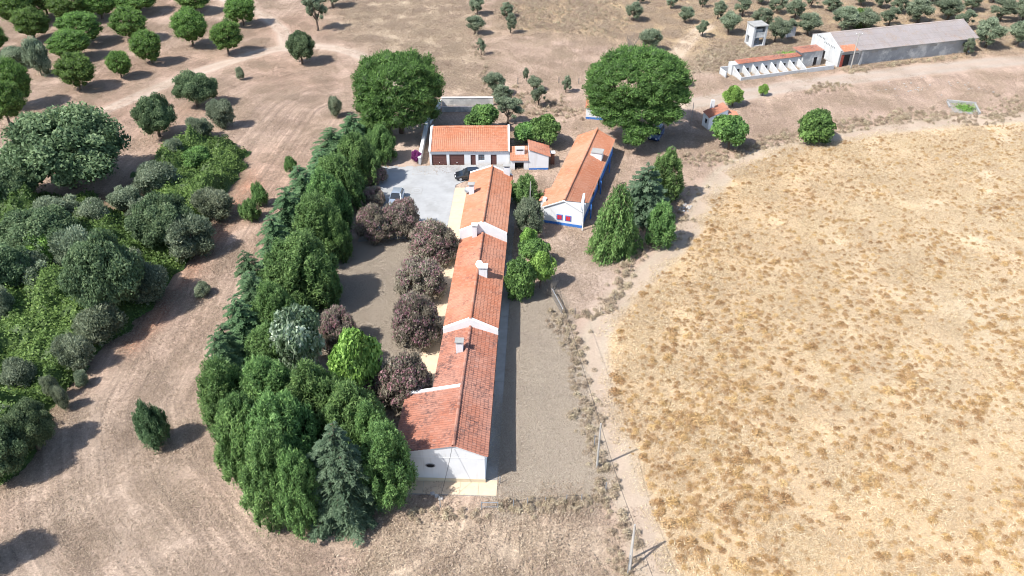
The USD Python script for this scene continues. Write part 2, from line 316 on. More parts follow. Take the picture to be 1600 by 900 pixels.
HEDGE_AREA = world_poly([(545, 180), (610, 200), (560, 350), (640, 700), (600, 830), (480, 850), (340, 700), (320, 620), (430, 370)])
def soil(x, y):
    """Base colour of the earth at x, y."""
    P = shapely.points(x, y)
    wob = (n2(x, y, 3.0, 11, 3) - .5)
    base = np.array([.50, .365, .280]); c = np.broadcast_to(base, x.shape + (3,)).copy()
    v1 = n2(x, y, 14, 21)[..., None]; c *= .90 + .2 * v1
    red = np.clip((n2(x, y, 22, 5)[..., None] - .48) * 4, 0, 1) * np.clip((-x[..., None] - 8) / 12, 0, 1); c = c * (1 - .55 * red) + .55 * red * np.array([.475, .300, .215])
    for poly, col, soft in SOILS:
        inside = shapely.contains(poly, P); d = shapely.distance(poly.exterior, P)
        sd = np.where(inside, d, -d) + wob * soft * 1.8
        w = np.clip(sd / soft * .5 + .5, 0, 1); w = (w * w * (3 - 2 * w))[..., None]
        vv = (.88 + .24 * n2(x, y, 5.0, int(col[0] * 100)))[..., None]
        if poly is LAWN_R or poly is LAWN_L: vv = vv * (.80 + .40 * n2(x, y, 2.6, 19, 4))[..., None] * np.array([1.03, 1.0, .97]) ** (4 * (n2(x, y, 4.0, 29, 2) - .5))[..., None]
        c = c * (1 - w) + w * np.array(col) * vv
    fm = np.clip((shapely.contains(FIELD, P) & True).astype(float), 0, 1)[..., None]
    gp = np.clip((n2(x, y, 9, 87, 4)[..., None] - .47) * 5, 0, 1) * fm; c = c * (1 - .45 * gp) + .45 * gp * np.array([.52, .44, .31])     # duller weedy patches in the field
    pale = np.clip((n2(x + .6 * y, y * .35, 6, 93, 3)[..., None] - .55) * 6, 0, 1) * fm; c = c * (1 + .16 * pale)                          # trodden pale streaks
    ed = np.clip(1 - shapely.distance(FIELD.exterior, P) / 38 + (n2(x, y, 12, 95, 3) - .5) * .9, 0, 1)[..., None] * np.clip((70 - x[..., None]) / 35, 0, 1) * fm
    c = c * (1 - .75 * ed) + .75 * ed * np.array([.62, .435, .245])                                                                     # more golden towards the lane
    # straw-pale streaks left by the mower, along the drives
    st = n2(x * 1.0 + .25 * y, y * .12, 1.1, 31, 3)
    c *= (.95 + .12 * st)[..., None]
    hd = shapely.distance(HEDGE_AREA, P); an = np.arctan2(y - 75, x + 18)
    sw = n2(hd, an * 7, .62, 33, 2) * .75 + n2(hd, an * 3, 2.2, 34, 2) * .25                  # passes of the mower round the hedge
    k = np.clip(1.2 - hd / 34, 0, 1) * np.clip((-x + 6) / 6, 0, 1)
    c *= (1 + (sw - .52) * .6 * k)[..., None]
    for line, w, col in TRACK_LINES.values():
        d = shapely.distance(sg.LineString(line), P) + wob * 1.2
        k = np.clip((w / 2 - d) / .9 + .3, 0, 1); k = k * k * (3 - 2 * k)
        rut = np.exp(-((d - w * .27) / (w * .11)) ** 2)                 # two wheel lines, a duller crown between
        k = (k * (.58 + .42 * rut))[..., None]
        c = c * (1 - k) + k * np.array(col)
    return np.clip(c * .80, .02, .9)

def grid(xs, ys):
    X, Y = np.meshgrid(xs, ys); nx, ny = len(xs), len(ys)
    i = np.arange((ny - 1) * (nx - 1)); r, c_ = i // (nx - 1), i % (nx - 1)
    a = r * nx + c_
    return X.ravel(), Y.ravel(), np.stack([a, a + 1, a + nx + 1, a + nx], -1)

xs = np.r_[-4000, -1500, -600, -300, -200, np.arange(-150, -60, .75), np.arange(-60, 12, .4), np.arange(12, 150.1, .75), 200, 300, 600, 1500, 4000]
ys = np.r_[-2000, -600, -150, -20, 10, np.arange(24, 125, .45), np.arange(125, 215, .75), 230, 260, 320, 450, 800, 1600, 3000, 6000]
X, Y, F = grid(xs, ys)
Z = relief(X, Y) * (np.abs(X) < 190) * (Y < 220) * (Y > 15)
hd = shapely.distance(HEDGE_AREA, shapely.points(X, Y)); an = np.unwrap(np.arctan2(Y - 75, X + 18))
mk = np.clip(1.6 - hd / 34, 0, 1) * np.clip((-X + 10) / 6, 0, 1) * np.where(shapely.contains(THICKET, shapely.points(X, Y)), 0, 1)
oth = 1 - np.clip(mk * 4, 0, 1); top_ = (Y > 110) & (np.abs(X) < 190)                    # elsewhere the passes run up the slope
mow = np.stack([np.where(oth > .5, (X - .08 * Y) * .9, hd * 1.7), np.where(oth > .5, Y * .05, np.arctan2(Y - 75, X + 18) * 2.2), np.where(oth > .5, .7 * top_, mk)], -1)
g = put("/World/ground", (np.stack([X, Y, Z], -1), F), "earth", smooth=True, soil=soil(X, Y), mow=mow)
tag(stage.GetPrimAtPath(g), "bare dry reddish earth and mown dead grass around the farm", "ground", kind="structure")

def ribbon(name, label, lift):
    line, w, col = TRACK_LINES[name]
    t = np.gradient(line, axis=0); t /= np.linalg.norm(t, axis=1, keepdims=True); nrm = np.stack([t[:, 1], -t[:, 0]], -1)
    k = 13; rng = np.random.default_rng(len(line)); off = np.linspace(-1, 1, k)
    edge = w / 2 + .55 + (n2(line[:, 0], line[:, 1], 2.5, 8) - .5) * 1.2
    P = line[:, None] + nrm[:, None] * (off[None, :, None] * edge[:, None, None])
    x, y = P[..., 0].ravel(), P[..., 1].ravel()
    d = np.abs(np.broadcast_to(off, P.shape[:2]).ravel() * np.repeat(edge, k))
    z = relief(x, y) * (np.abs(x) < 190) + lift - .035 * np.exp(-((d - w * .27) / (w * .1)) ** 2)
    z = np.where(d > np.repeat(edge, k) * .92, z - .06, z)
    m = len(line); a = (np.arange(m - 1)[:, None] * k + np.arange(k - 1)[None]).ravel()
    p = put(f"/World/{name}", (np.stack([x, y, z], -1), np.stack([a, a + k, a + k + 1, a + 1], -1)), "track_earth", smooth=True, soil=soil(x, y))
    tag(stage.GetPrimAtPath(p), label, "track", kind="structure")
ribbon("field_lane", "pale sandy lane curving round the golden field", .055)
ribbon("gravel_road", "pale gravel road passing in front of the warehouse", .065)
ribbon("farm_track", "pale two-rut dirt track crossing the upper left corner", .055)
ribbon("side_track", "short dirt track branching up between the young pines", .075)
ribbon("driveway", "shaded dirt drive between the hedge and the garden wall", .085)
ribbon("farm_path", "worn earth path from the gravel road up to the olive grove", .095)

# the golden field: a sheet of its own over the earth
fx = np.arange(5, 140, .9); fy = np.arange(30, 172, .9)
X, Y, F = grid(fx, fy)
inside = shapely.contains(FIELD.buffer(.8), shapely.points(X, Y))
F = F[inside[F].all(1)]; keep = np.unique(F); remap = np.full(len(X), -1); remap[keep] = np.arange(len(keep))
X, Y, F = X[keep], Y[keep], remap[F]
p = put("/World/field", (np.stack([X, Y, relief(X, Y) + .04], -1), F), "field_earth", smooth=True, soil=soil(X, Y))
tag(stage.GetPrimAtPath(p), "golden dry grass field filling the right of the view", "field", kind="structure")

# ------------------------------------------------------------------ foliage builders
def unit(v): return v / (np.linalg.norm(v, axis=-1, keepdims=True) + 1e-9)
def fib(n, rng, jitter=.35):
    i = np.arange(n) + .5; ph = np.arccos(1 - 2 * i / n); th = np.pi * (1 + 5 ** .5) * i
    return unit(np.stack([np.cos(th) * np.sin(ph), np.sin(th) * np.sin(ph), np.cos(ph)], -1) + rng.normal(0, jitter / n ** .5, (n, 3)))

def cards(P, N, L, aspect, rng, D=None, spread=.6):
    """Leaf-shaped faces at P facing about N; D gives the way they point."""
    n = len(P); N = unit(N + spread * rng.normal(size=(n, 3)))
    D = rng.normal(size=(n, 3)) if D is None else D + .35 * rng.normal(size=(n, 3))
    t = unit(D - (D * N).sum(1, keepdims=True) * N); b = np.cross(N, t)
    l = (np.broadcast_to(L, n) * rng.uniform(.7, 1.35, n))[:, None]; w = l * aspect
    V = np.stack([P - t * l * .5, P + b * w * .5 - N * w * .12, P + t * l * .5, P - b * w * .5 - N * w * .12], 1).reshape(-1, 3)
    q = np.arange(n)[:, None] * 4 + np.arange(4)
    return V, np.vstack([q[:, [0, 1, 2]], q[:, [0, 2, 3]]])

ICO = trimesh.creation.icosphere(1)
def clump_crown(C, R, n, size, aspect, rng, up=.3, spread=.95, pointed=False, core=.70, shell=(.62, 1.22), centre=None, tvar=.22):
    """Leaves over the outsides of the clumps at C with radii R (m x 3), and twiggy cores; returns mesh and tone."""
    C = np.asarray(C, float); R = np.asarray(R, float)
    if R.ndim == 1: R = np.repeat(R[:, None], 3, 1)
    area = (R[:, 0] * R[:, 1] + R[:, 0] * R[:, 2]) ; k = rng.choice(len(C), size=int(n * 1.9), p=area / area.sum())
    u = unit(rng.normal(size=(len(k), 3))); u[:, 2] = np.where(rng.random(len(k)) < .25, u[:, 2], np.maximum(u[:, 2], -u[:, 2] * .6)); u = unit(u)
    P = C[k] + R[k] * u * rng.uniform(*shell, len(k))[:, None]
    ok = np.ones(len(P), bool)
    for j in range(len(C)):
        ok &= ~(((((P - C[j]) / R[j]) ** 2).sum(1) < .55) & (k != j))
    P, u, k = P[ok][:n], u[ok][:n], k[ok][:n]
    ctr = C.mean(0) if centre is None else np.asarray(centre)
    out = unit(P - ctr)
    N = unit(u * .8 + out * .5 + np.array([0, 0, up]))
    ct = rng.uniform(-tvar, tvar, len(C))
    tone = np.clip(.5 + ct[k] + rng.normal(0, .17, len(P)), 0, 1)
    if pointed: V, F = cards(P, unit(rng.normal(size=P.shape)), size, aspect, rng, D=N, spread=.0)
    else: V, F = cards(P, N, size, aspect, rng, spread=spread)
    tv = np.repeat(tone, 4)
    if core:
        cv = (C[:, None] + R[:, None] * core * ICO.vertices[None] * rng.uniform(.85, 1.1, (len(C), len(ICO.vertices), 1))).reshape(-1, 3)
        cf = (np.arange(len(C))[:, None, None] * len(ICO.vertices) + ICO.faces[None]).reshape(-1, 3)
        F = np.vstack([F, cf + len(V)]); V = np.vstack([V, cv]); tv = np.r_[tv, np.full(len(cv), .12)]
    return V, F, tv

def trunk_limbs(H, r, rng, limbs=4, spread=1.2, top=None, lean=.1):
    """A tapered trunk to height H with limbs reaching into the crown."""
    z = np.linspace(-.3, H, 6); wig = np.cumsum(rng.normal(0, lean, (6, 2)), 0) * .3; wig -= wig[0]
    ms = [tube(np.c_[wig, z], np.linspace(r * 1.25, r * .75, 6), 7)]
    for i in range(limbs):
        a = 2 * np.pi * (i + rng.random() * .6) / limbs; e = np.array([math.cos(a) * spread, math.sin(a) * spread, (top or H * 1.8) - H])
        s = np.linspace(0, 1, 5)[:, None]; b = np.r_[wig[-1], H * .92]
        P = b + e * np.c_[s[:, 0] ** .8, s[:, 0] ** .8, s[:, 0] ** 1.1] + rng.normal(0, .06, (5, 3)) * s
        ms.append(tube(P, np.linspace(r * .6, r * .14, 5), 5))
    return cat_m(ms)

MODELS = {}
def model(name, trunk, crown, leaf, R, H, extra=()):
    """A kind of tree as a class prim: trunk, crown and other parts, to be referenced by each tree."""
    path = f"/World/{name}_model"
    stage.CreateClassPrim(path)
    if trunk is not None: put(f"{path}/trunk", trunk, "bark", smooth=60)
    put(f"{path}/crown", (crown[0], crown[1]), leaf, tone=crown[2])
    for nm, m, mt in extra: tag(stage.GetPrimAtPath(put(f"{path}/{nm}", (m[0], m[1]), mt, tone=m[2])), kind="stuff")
    MODELS[name] = (path, R, H)

def dome_clumps(rng, n, rad, cz, clump, zmin=-.5, jit=.06):
    u = fib(n, rng); u = u[u[:, 2] > zmin]
    o = rng.uniform(0, 50, 3); lump = 1 + .42 * (meshkit.fbm(u * 1.7 + o, 2, 5) - .5)[:, None]
    C = u * lump * (np.array(rad) - np.array(clump) * .75) * rng.uniform(1 - jit * 2, 1 + jit, (len(u), 1)) + [0, 0, cz]
    keep = meshkit.noise(u * 2.6 + o[::-1], 9) > .20; C, u = C[keep], u[keep]
    return C, np.array(clump) * rng.uniform(.8, 1.25, (len(u), 1))

for i in range(3):      # young umbrella pines
    rng = np.random.default_rng(100 + i)
    C, R = dome_clumps(rng, 74, (2.6, 2.6, 2.35), 3.1, (.60, .60, .56), -.88)
    c = clump_crown(C, R, 8000, .30, .24, rng, pointed=True, centre=(0, 0, 2.4), tvar=.16)
    model(f"young_pine_{'abc'[i]}", trunk_limbs(2.3, .16, rng, 5, 1.4, 3.6), c, "leaf_pine", 2.6, 5.4)

rng = np.random.default_rng(7)      # the domed pine by the drive
C, R = dome_clumps(rng, 210, (7, 7, 6.0), 7.2, (1.05, 1.05, 1.0), -.80, .05)
model("domed_pine", trunk_limbs(4.0, .42, rng, 7, 4.0, 8.5), clump_crown(C, R, 30000, .52, .22, rng, pointed=True, centre=(0, 0, 5), tvar=.14), "leaf_big_pine", 7.0, 13.2)
rng = np.random.default_rng(8)      # the old layered pine
C, R = dome_clumps(rng, 180, (8.0, 7.6, 5.6), 10.8, (1.1, 1.1, 1.0), -.42, .05)
Cs, Rs = [C], [R]
for (x, y, z, a, b, cc, m) in ((4.8, -3.4, 9.0, 3.2, 3.0, 1.7, 34), (.6, -5.2, 7.4, 3.6, 2.6, 1.5, 30), (3.6, -4.6, 6.0, 2.4, 2.4, 1.3, 22), (-2.6, -5.4, 5.6, 2.6, 2.0, 1.1, 20), (.4, -6.4, 4.4, 2.4, 1.8, 1.0, 18), (6.0, .8, 8.2, 2.4, 3.0, 1.8, 22), (-5.4, -2.6, 8.8, 2.4, 2.6, 1.6, 20), (-.6, -7.2, 2.9, 1.7, 1.4, .9, 12), (2.6, -2.0, 8.0, 3, 3, 2, 22), (-1.5, -1.5, 7.5, 3.4, 3, 2, 24), (-4.4, -4.2, 6.9, 2.8, 2.3, 1.5, 24), (4.4, -5.0, 6.9, 2.5, 2.2, 1.4, 22), (-4.6, -1.0, 6.4, 2.6, 2.6, 1.6, 22)):
    u = fib(m, rng); u = u[u[:, 2] > -.5]; Cs.append(u * np.array([a - .6, b - .6, cc - .4]) + [x, y, z]); Rs.append(np.array([.95, .95, .75]) * rng.uniform(.8, 1.2, (len(u), 1)))
model("layered_pine", trunk_limbs(6.0, .5, rng, 8, 4.8, 10.5), clump_crown(np.vstack(Cs), np.vstack(Rs), 42000, .52, .22, rng, pointed=True, centre=(0, -1, 6), tvar=.16), "leaf_big_pine", 8.0, 16.4)

def rough_clumps(rng, m, R, z0, z1, r, squeeze=1.0):
    a = rng.uniform(0, 2 * np.pi, m); h = rng.beta(1.6, 1.6, m); q = rng.uniform(.25, 1, m) ** .6
    w = np.sin(np.pi * np.clip(.14 + .80 * h, 0, 1)) ** .75
    C = np.c_[np.cos(a) * q * w * (R - r * .7), np.sin(a) * q * w * (R - r * .7) * squeeze, z0 + r * .5 + h * (z1 - z0 - r * 1.2)]
    return C, (r * rng.uniform(.65, 1.3, (m, 1))) * np.array([1, 1, .85])

for i in range(4):      # olives
    rng = np.random.default_rng(200 + i)
    C, R = rough_clumps(rng, 26 + 4 * i, 2.2, .7 + .1 * i, 4.4, .50 + .05 * i)
    model(f"olive_{'abcd'[i]}", trunk_limbs(1.3, .20, rng, 4, 1.1, 3.0, .2), clump_crown(C, R, 5200, .30, .24, rng, pointed=True, up=.4, centre=(0, 0, 1.8)), "leaf_olive", 2.2, 4.5)
for i in range(3):      # holm oaks and cork oaks
    rng = np.random.default_rng(300 + i)
    C, R = rough_clumps(rng, 95, 4.6, 1.0, 6.3, .92)
    model(f"oak_{'abc'[i]}", trunk_limbs(1.8, .35, rng, 6, 2.6, 4.6, .2), clump_crown(C, R, 19000, .30, .5, rng, centre=(0, 0, 2.2)), "leaf_oak", 4.6, 6.6)
for i in range(3):      # grey willow-like scrub
    rng = np.random.default_rng(330 + i)
    C, R = rough_clumps(rng, 30, 2.5, .1, 3.6, .8)
    model(f"scrub_{'abc'[i]}", trunk_limbs(.9, .14, rng, 5, 1.2, 2.6, .2), clump_crown(C, R, 8000, .30, .3, rng, pointed=True, up=.5, centre=(0, 0, 1.0)), "leaf_grey_scrub" if i == 2 else "leaf_olive", 2.5, 3.8)
for i in range(3):      # broad-leaved garden trees
    rng = np.random.default_rng(400 + i)
    C, R = rough_clumps(rng, 34, 2.5, .9, 5.0, .85)
    model(f"broadleaf_{'abc'[i]}", trunk_limbs(1.4, .18, rng, 5, 1.4, 3.6, .15), clump_crown(C, R, 8500, .34, .6, rng, centre=(0, 0, 1.8)), ("leaf_broad", "leaf_bright", "leaf_silver")[i], 2.5, 5.1)
rng = np.random.default_rng(420)    # round bush down to the ground
C, R = dome_clumps(rng, 46, (2.2, 2.2, 2.3), 1.7, (.7, .7, .62), -.7)
model("round_bush", trunk_limbs(.8, .12, rng, 4, .9, 2.2), clump_crown(C, R, 6500, .34, .5, rng, centre=(0, 0, .8)), "leaf_broad", 2.2, 4.0)
rng = np.random.default_rng(421)
C, R = dome_clumps(rng, 46, (2.2, 2.2, 2.1), 1.7, (.6, .6, .6), -.7, .03)
model("grey_ball_bush", trunk_limbs(.8, .12, rng, 4, .9, 2.2), clump_crown(C, R, 7500, .26, .3, rng, pointed=True, centre=(0, 0, .8), tvar=.08), "leaf_olive", 2.2, 3.8)

def plume_tree(rng, Rm, H, leaf, name, m=150, n=25000, size=.29, tvar=.2):
    """Feathery upright plumes over an egg-shaped crown."""
    h = rng.uniform(0, 1, m) ** .85; a = np.arange(m) * 2.39996 + rng.normal(0, .3, m)
    prof = np.where(h < .3, .74 + .26 * np.sin(h / .3 * np.pi / 2), np.cos((h - .3) / .7 * np.pi / 2) ** .55)
    rad = prof * (Rm - .3) * rng.uniform(.72, 1.06, m)
    C = np.c_[np.cos(a) * rad, np.sin(a) * rad, .5 + h * (H - 1.7)]
    R = np.c_[rng.uniform(.24, .46, m), rng.uniform(.24, .46, m), rng.uniform(.8, 1.7, m)] * (Rm / 3.0) ** .5
    C = np.vstack([C, np.c_[np.zeros((5, 2)), np.linspace(1, H - 2.4, 5)]]); w = np.interp(np.linspace(0, 1, 5), [0, .3, 1], [.75, .9, .2]) * Rm * .8
    R = np.vstack([R, np.c_[w, w, np.full(5, H * .16)]])
    c = clump_crown(C, R, n, size, .26, rng, up=1.1, pointed=True, core=.55, centre=(0, 0, H * .25), tvar=tvar)
    model(name, trunk_limbs(H * .5, .2, rng, 0), c, leaf, Rm, H)
for i in range(3):
    plume_tree(np.random.default_rng(500 + i), 3.0, 9.0, "leaf_plume", f"plume_conifer_{'abc'[i]}")
plume_tree(np.random.default_rng(505), 1.7, 4.2, "leaf_plume", "plume_bush", 46, 6500, .28)
plume_tree(np.random.default_rng(506), 2.2, 5.6, "leaf_cedar", "dark_bush", 60, 8000, .34, .12)

def cedar_tree(rng, Rm, H, leaf, name, levels=24, per=8, droop=.25, rise=.25, hang=.0, pw=.62, n=15000, size=.36, trunk0=.3):
    """Whorls of branches with sprays of needles; droop bends the tips, hang lets sprays fall."""
    Ps, Ds, Ns, tones, wood = [], [], [], [], [tube(np.c_[np.zeros((6, 2)), np.linspace(-.3, H * .96, 6)], np.linspace(.28, .03, 6), 7)]
    tot = 0; spec = []
    for k in range(levels):
        hz = (k + .5) / levels; z = trunk0 + (H - trunk0) * hz; L = Rm * (1 - hz) ** pw * rng.uniform(.85, 1.1) + .25
        for j in range(max(4, int(per * (1 - .5 * hz)))):
            spec.append((z + rng.normal(0, .15), 2 * np.pi * (j + .5 * (k % 2) + rng.normal(0, .12)) / max(4, int(per * (1 - .5 * hz))), L * rng.uniform(.72, 1.12)))
    tl = sum(s[2] ** 1.5 for s in spec)
    for z, a, L in spec:
        m = max(8, int(n * L ** 1.5 / tl)); s = rng.uniform(.12, 1, m) ** .75
        side = rng.normal(0, .20, m) * L * (1.05 - s) ** .5 * .9
        zz = z + rise * s * L - droop * (s ** 2) * L * 1.4 - np.abs(side) * .25 - hang * rng.random(m) * np.sqrt(s) * 1.2
        d = np.array([math.cos(a), math.sin(a)]); e = np.array([-d[1], d[0]])
        P = np.c_[d[0] * s * L + e[0] * side, d[1] * s * L + e[1] * side, zz]
        slope = rise - droop * 2.8 * s
        D = np.c_[np.repeat(d[None], m, 0) + e[None] * (np.sign(side) * .7)[:, None], slope - hang * 1.8]
        Ps.append(P); Ds.append(unit(D)); Ns.append(np.c_[rng.normal(0, .35, (m, 2)), np.ones(m)] if hang < .5 else rng.normal(size=(m, 3)))
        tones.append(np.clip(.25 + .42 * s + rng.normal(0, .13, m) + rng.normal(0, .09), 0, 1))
        q = np.linspace(0, .8, 4); wood.append(tube(np.c_[d[0] * q * L, d[1] * q * L, z + rise * q * L - droop * q ** 2 * L * 1.4 - .05], np.linspace(.06, .015, 4), 4))
    P, D, N, tone = np.vstack(Ps), np.vstack(Ds), np.vstack(Ns), np.concatenate(tones)
    V, F = cards(P, unit(N), size, .30, rng, D=D, spread=.25)
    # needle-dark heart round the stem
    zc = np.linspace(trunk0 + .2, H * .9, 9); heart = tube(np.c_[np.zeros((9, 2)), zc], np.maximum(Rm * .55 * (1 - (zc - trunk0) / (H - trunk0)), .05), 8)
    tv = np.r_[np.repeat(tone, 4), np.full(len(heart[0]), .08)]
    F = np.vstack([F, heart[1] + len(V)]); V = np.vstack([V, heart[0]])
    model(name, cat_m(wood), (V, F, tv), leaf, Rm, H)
for i in range(2): cedar_tree(np.random.default_rng(600 + i), 3.2, 9.5, "leaf_cedar", f"cedar_{'ab'[i]}", levels=17, per=9, pw=.5, droop=.38, n=18000)
cedar_tree(np.random.default_rng(610), 4.0, 11.5, "leaf_blue", "blue_spruce", 26, 9, droop=.40, rise=.12, n=26000, size=.40)
cedar_tree(np.random.default_rng(611), 3.4, 9.0, "leaf_blue", "blue_cedar", 18, 8, droop=.2, rise=.3, n=14000)
cedar_tree(np.random.default_rng(612), 4.2, 11.0, "leaf_plume", "weeping_conifer", 22, 8, droop=.62, rise=.25, hang=1.25, pw=.42, n=26000, size=.46)
plume_tree(np.random.default_rng(613), 2.0, 7.0, "leaf_plume", "cypress", 70, 10000, .28)

for i in range(2):      # oleanders in flower
    rng = np.random.default_rng(700 + i)
    C, R = dome_clumps(rng, 52, (2.7, 2.7, 2.2), 1.3, (.66, .66, .6), -.45, .09)
    c = clump_crown(C, R, 9500, .30, .26, rng, up=.8, pointed=True, centre=(0, 0, .4))
    u = unit(rng.normal(size=(4200, 3))); k = rng.integers(0, len(C), 4200); k = k[:]; u[:, 2] = np.abs(u[:, 2]) * .8 + .1; u = unit(u)
    dense = rng.random(len(C)) ** 1.5; ok = rng.random(4200) < dense[k]
    P = C[k] + R[k] * u * 1.05; P, u = P[ok], u[ok]
    fv, ff = cards(P, u, .17, .8, rng)
    model(f"oleander_{'ab'[i]}", trunk_limbs(.6, .1, rng, 6, 1.2, 2.0), c, "leaf_oleander", 2.7, 3.4, extra=[("flowers", (fv, ff, np.repeat(rng.random(len(P)), 4)), "flower_pink")])
rng = np.random.default_rng(720)
C, R = dome_clumps(rng, 20, (1.2, 1.2, 1.2), .8, (.45, .45, .4), -.4)
c = clump_crown(C, R, 2600, .2, .6, rng)
model("purple_bush", trunk_limbs(.4, .05, rng, 4, .5, 1.0), c, "flower_purple", 1.2, 2.0)
rng = np.random.default_rng(730)    # leafless grey bush
ms = []
for k in range(46):
    a = rng.uniform(0, 6.28); s = np.linspace(0, 1, 5); l = rng.uniform(.8, 1.8); e = rng.uniform(.3, 1.2)
    ms.append(tube(np.c_[np.cos(a) * s * l * e, np.sin(a) * s * l * e, s ** .8 * l] + rng.normal(0, .06, (5, 3)), np.linspace(.035, .01, 5), 4))
bv, bf = cat_m(ms)
path = "/World/bare_bush_model"; stage.CreateClassPrim(path); put(f"{path}/branches", (bv, bf), "wood_post"); MODELS["bare_bush"] = (path, 1.5, 1.9)

ROT = np.random.default_rng(5)
def plant(kind, name, label, cat, px, py, top, wpx, group=None, rot=None, hscale=1.0):
    """Stands a plant at the spot (px, py), as tall as 'top' shows and as wide as wpx."""
    x, y = G(px, py); path, R0, H0 = MODELS[kind]
    h = height_for(x, y, top) * hscale; w = wpx * depth_at(x, y, h * .5) / FPX
    xf = UsdGeom.Xform.Define(stage, numbered("/World", name))
    xf.AddTranslateOp().Set((float(x), float(y), float(relief(np.array([x]), np.array([y]))[0])))
    if rot is None: xf.AddRotateXYZOp().Set(tuple(float(c) for c in (*ROT.normal(0, 3.0, 2), ROT.uniform(0, 360))))
    else: xf.AddRotateZOp().Set(rot)
    s = w / 2 / R0; q = ROT.uniform(.9, 1.1); xf.AddScaleOp().Set((s * q, s / q, max(h / H0, .35 * s)))
    xf.GetPrim().GetReferences().AddInternalReference(path); xf.GetPrim().SetInstanceable(True)
    tag(xf, label, cat, group)

# ------------------------------------------------------------------ trees and bushes, one by one: (kind, px, py, top, width, label)
YP = "young umbrella pines in the upper left"
for k, (px, py, top, w, lab) in enumerate([
    (302, 73, 14, 53, "young round pine left of the tallest grey-green tree at the top track"), (358, 86, 35, 47, "young round pine beside the track bend, nearest to it"),
    (239, 100, 48, 46, "young bright pine on a bare slope between two smaller pines"), (190, 122, 80, 37, "smallest young pine, third back from the dirt track's left end"),
    (126, 141, 87, 57, "loose young pine standing just above the dirt track"), (28, 168, 94, 54, "young pine behind the pine at the far left edge"),
    (18, 198, 128, 58, "tall leaning young pine at the far left edge above the track"), (207, 64, 14, 52, "dark round young pine in the middle of the plantation"),
    (132, 70, 20, 62, "wide young pine below the top left corner group"), (118, 93, 48, 58, "young pine with a shadow reaching the grey bushes"),
    (55, 64, 14, 52, "young pine in front of the two grey bushes, upper left"), (118, 34, -16, 64, "young pine cut by the top edge, second from the left corner"),
    (215, 22, -18, 64, "wide young pine cut by the top edge, above the dark one"), (302, 20, -18, 52, "young pine at the top edge left of the side track"),
    (382, 40, -6, 48, "young pine at the top edge right of the side track"), (28, 42, -18, 58, "young pine nearest the top left corner"),
    (-4, 86, 40, 44, "young pine cut by the left edge, dark green"), (75, 28, -24, 56, "young pine between the two at the top left corner"),
    (160, 30, -14, 50, "young pine half hidden behind the wide one at the top"), (-30, 130, 70, 50, "young pine just beyond the left edge"), ]):
    plant(f"young_pine_{'abc'[k % 3]}", "young_pine", lab, "pine", px, py, top, w, YP)
plant("domed_pine", "umbrella_pine", "broad domed umbrella pine beside the garage's back wall", "pine", 628, 208, 84, 134, rot=40)
plant("layered_pine", "umbrella_pine", "largest umbrella pine with layered lobes shading a parked dark car", "pine", 986, 215, 75, 148, rot=0)

OAKS = [("oak_a", 118, 292, 166, 176, "largest dark holm oak beside the dirt track"), ("oak_b", 22, 322, 240, 96, "dark oak at the left edge below the track"),
    ("oak_c", 250, 214, 145, 60, "grey-green oak just below the track, left of two others"), ("oak_a", 310, 168, 110, 64, "spreading grey-green oak right under the track"),
    ("oak_b", 473, 100, 48, 46, "solitary round oak where the tracks meet"), ("oak_c", 72, 400, 318, 110, "grey-green oak in the thicket's upper left"),
    ("oak_a", 20, 455, 372, 84, "dark oak at the left edge of the thicket"), ("oak_c", 178, 492, 354, 116, "tallest olive-brown oak in the middle of the thicket"),
    ("oak_b", 262, 390, 298, 96, "silvery tree in the thicket above the tallest oak"), ("oak_b", 12, 740, 660, 90, "dark tree in the lower left corner of the thicket"),
    ("oak_a", 62, 702, 622, 68, "dark tree at the lower end of the thicket near bare ground")]
for k, px, py, top, w, lab in OAKS: plant(k, "oak_tree", lab, "oak", px, py, top, w * (1.08 if py > 310 else 1.05), hscale=.90 if py > 310 else 1)
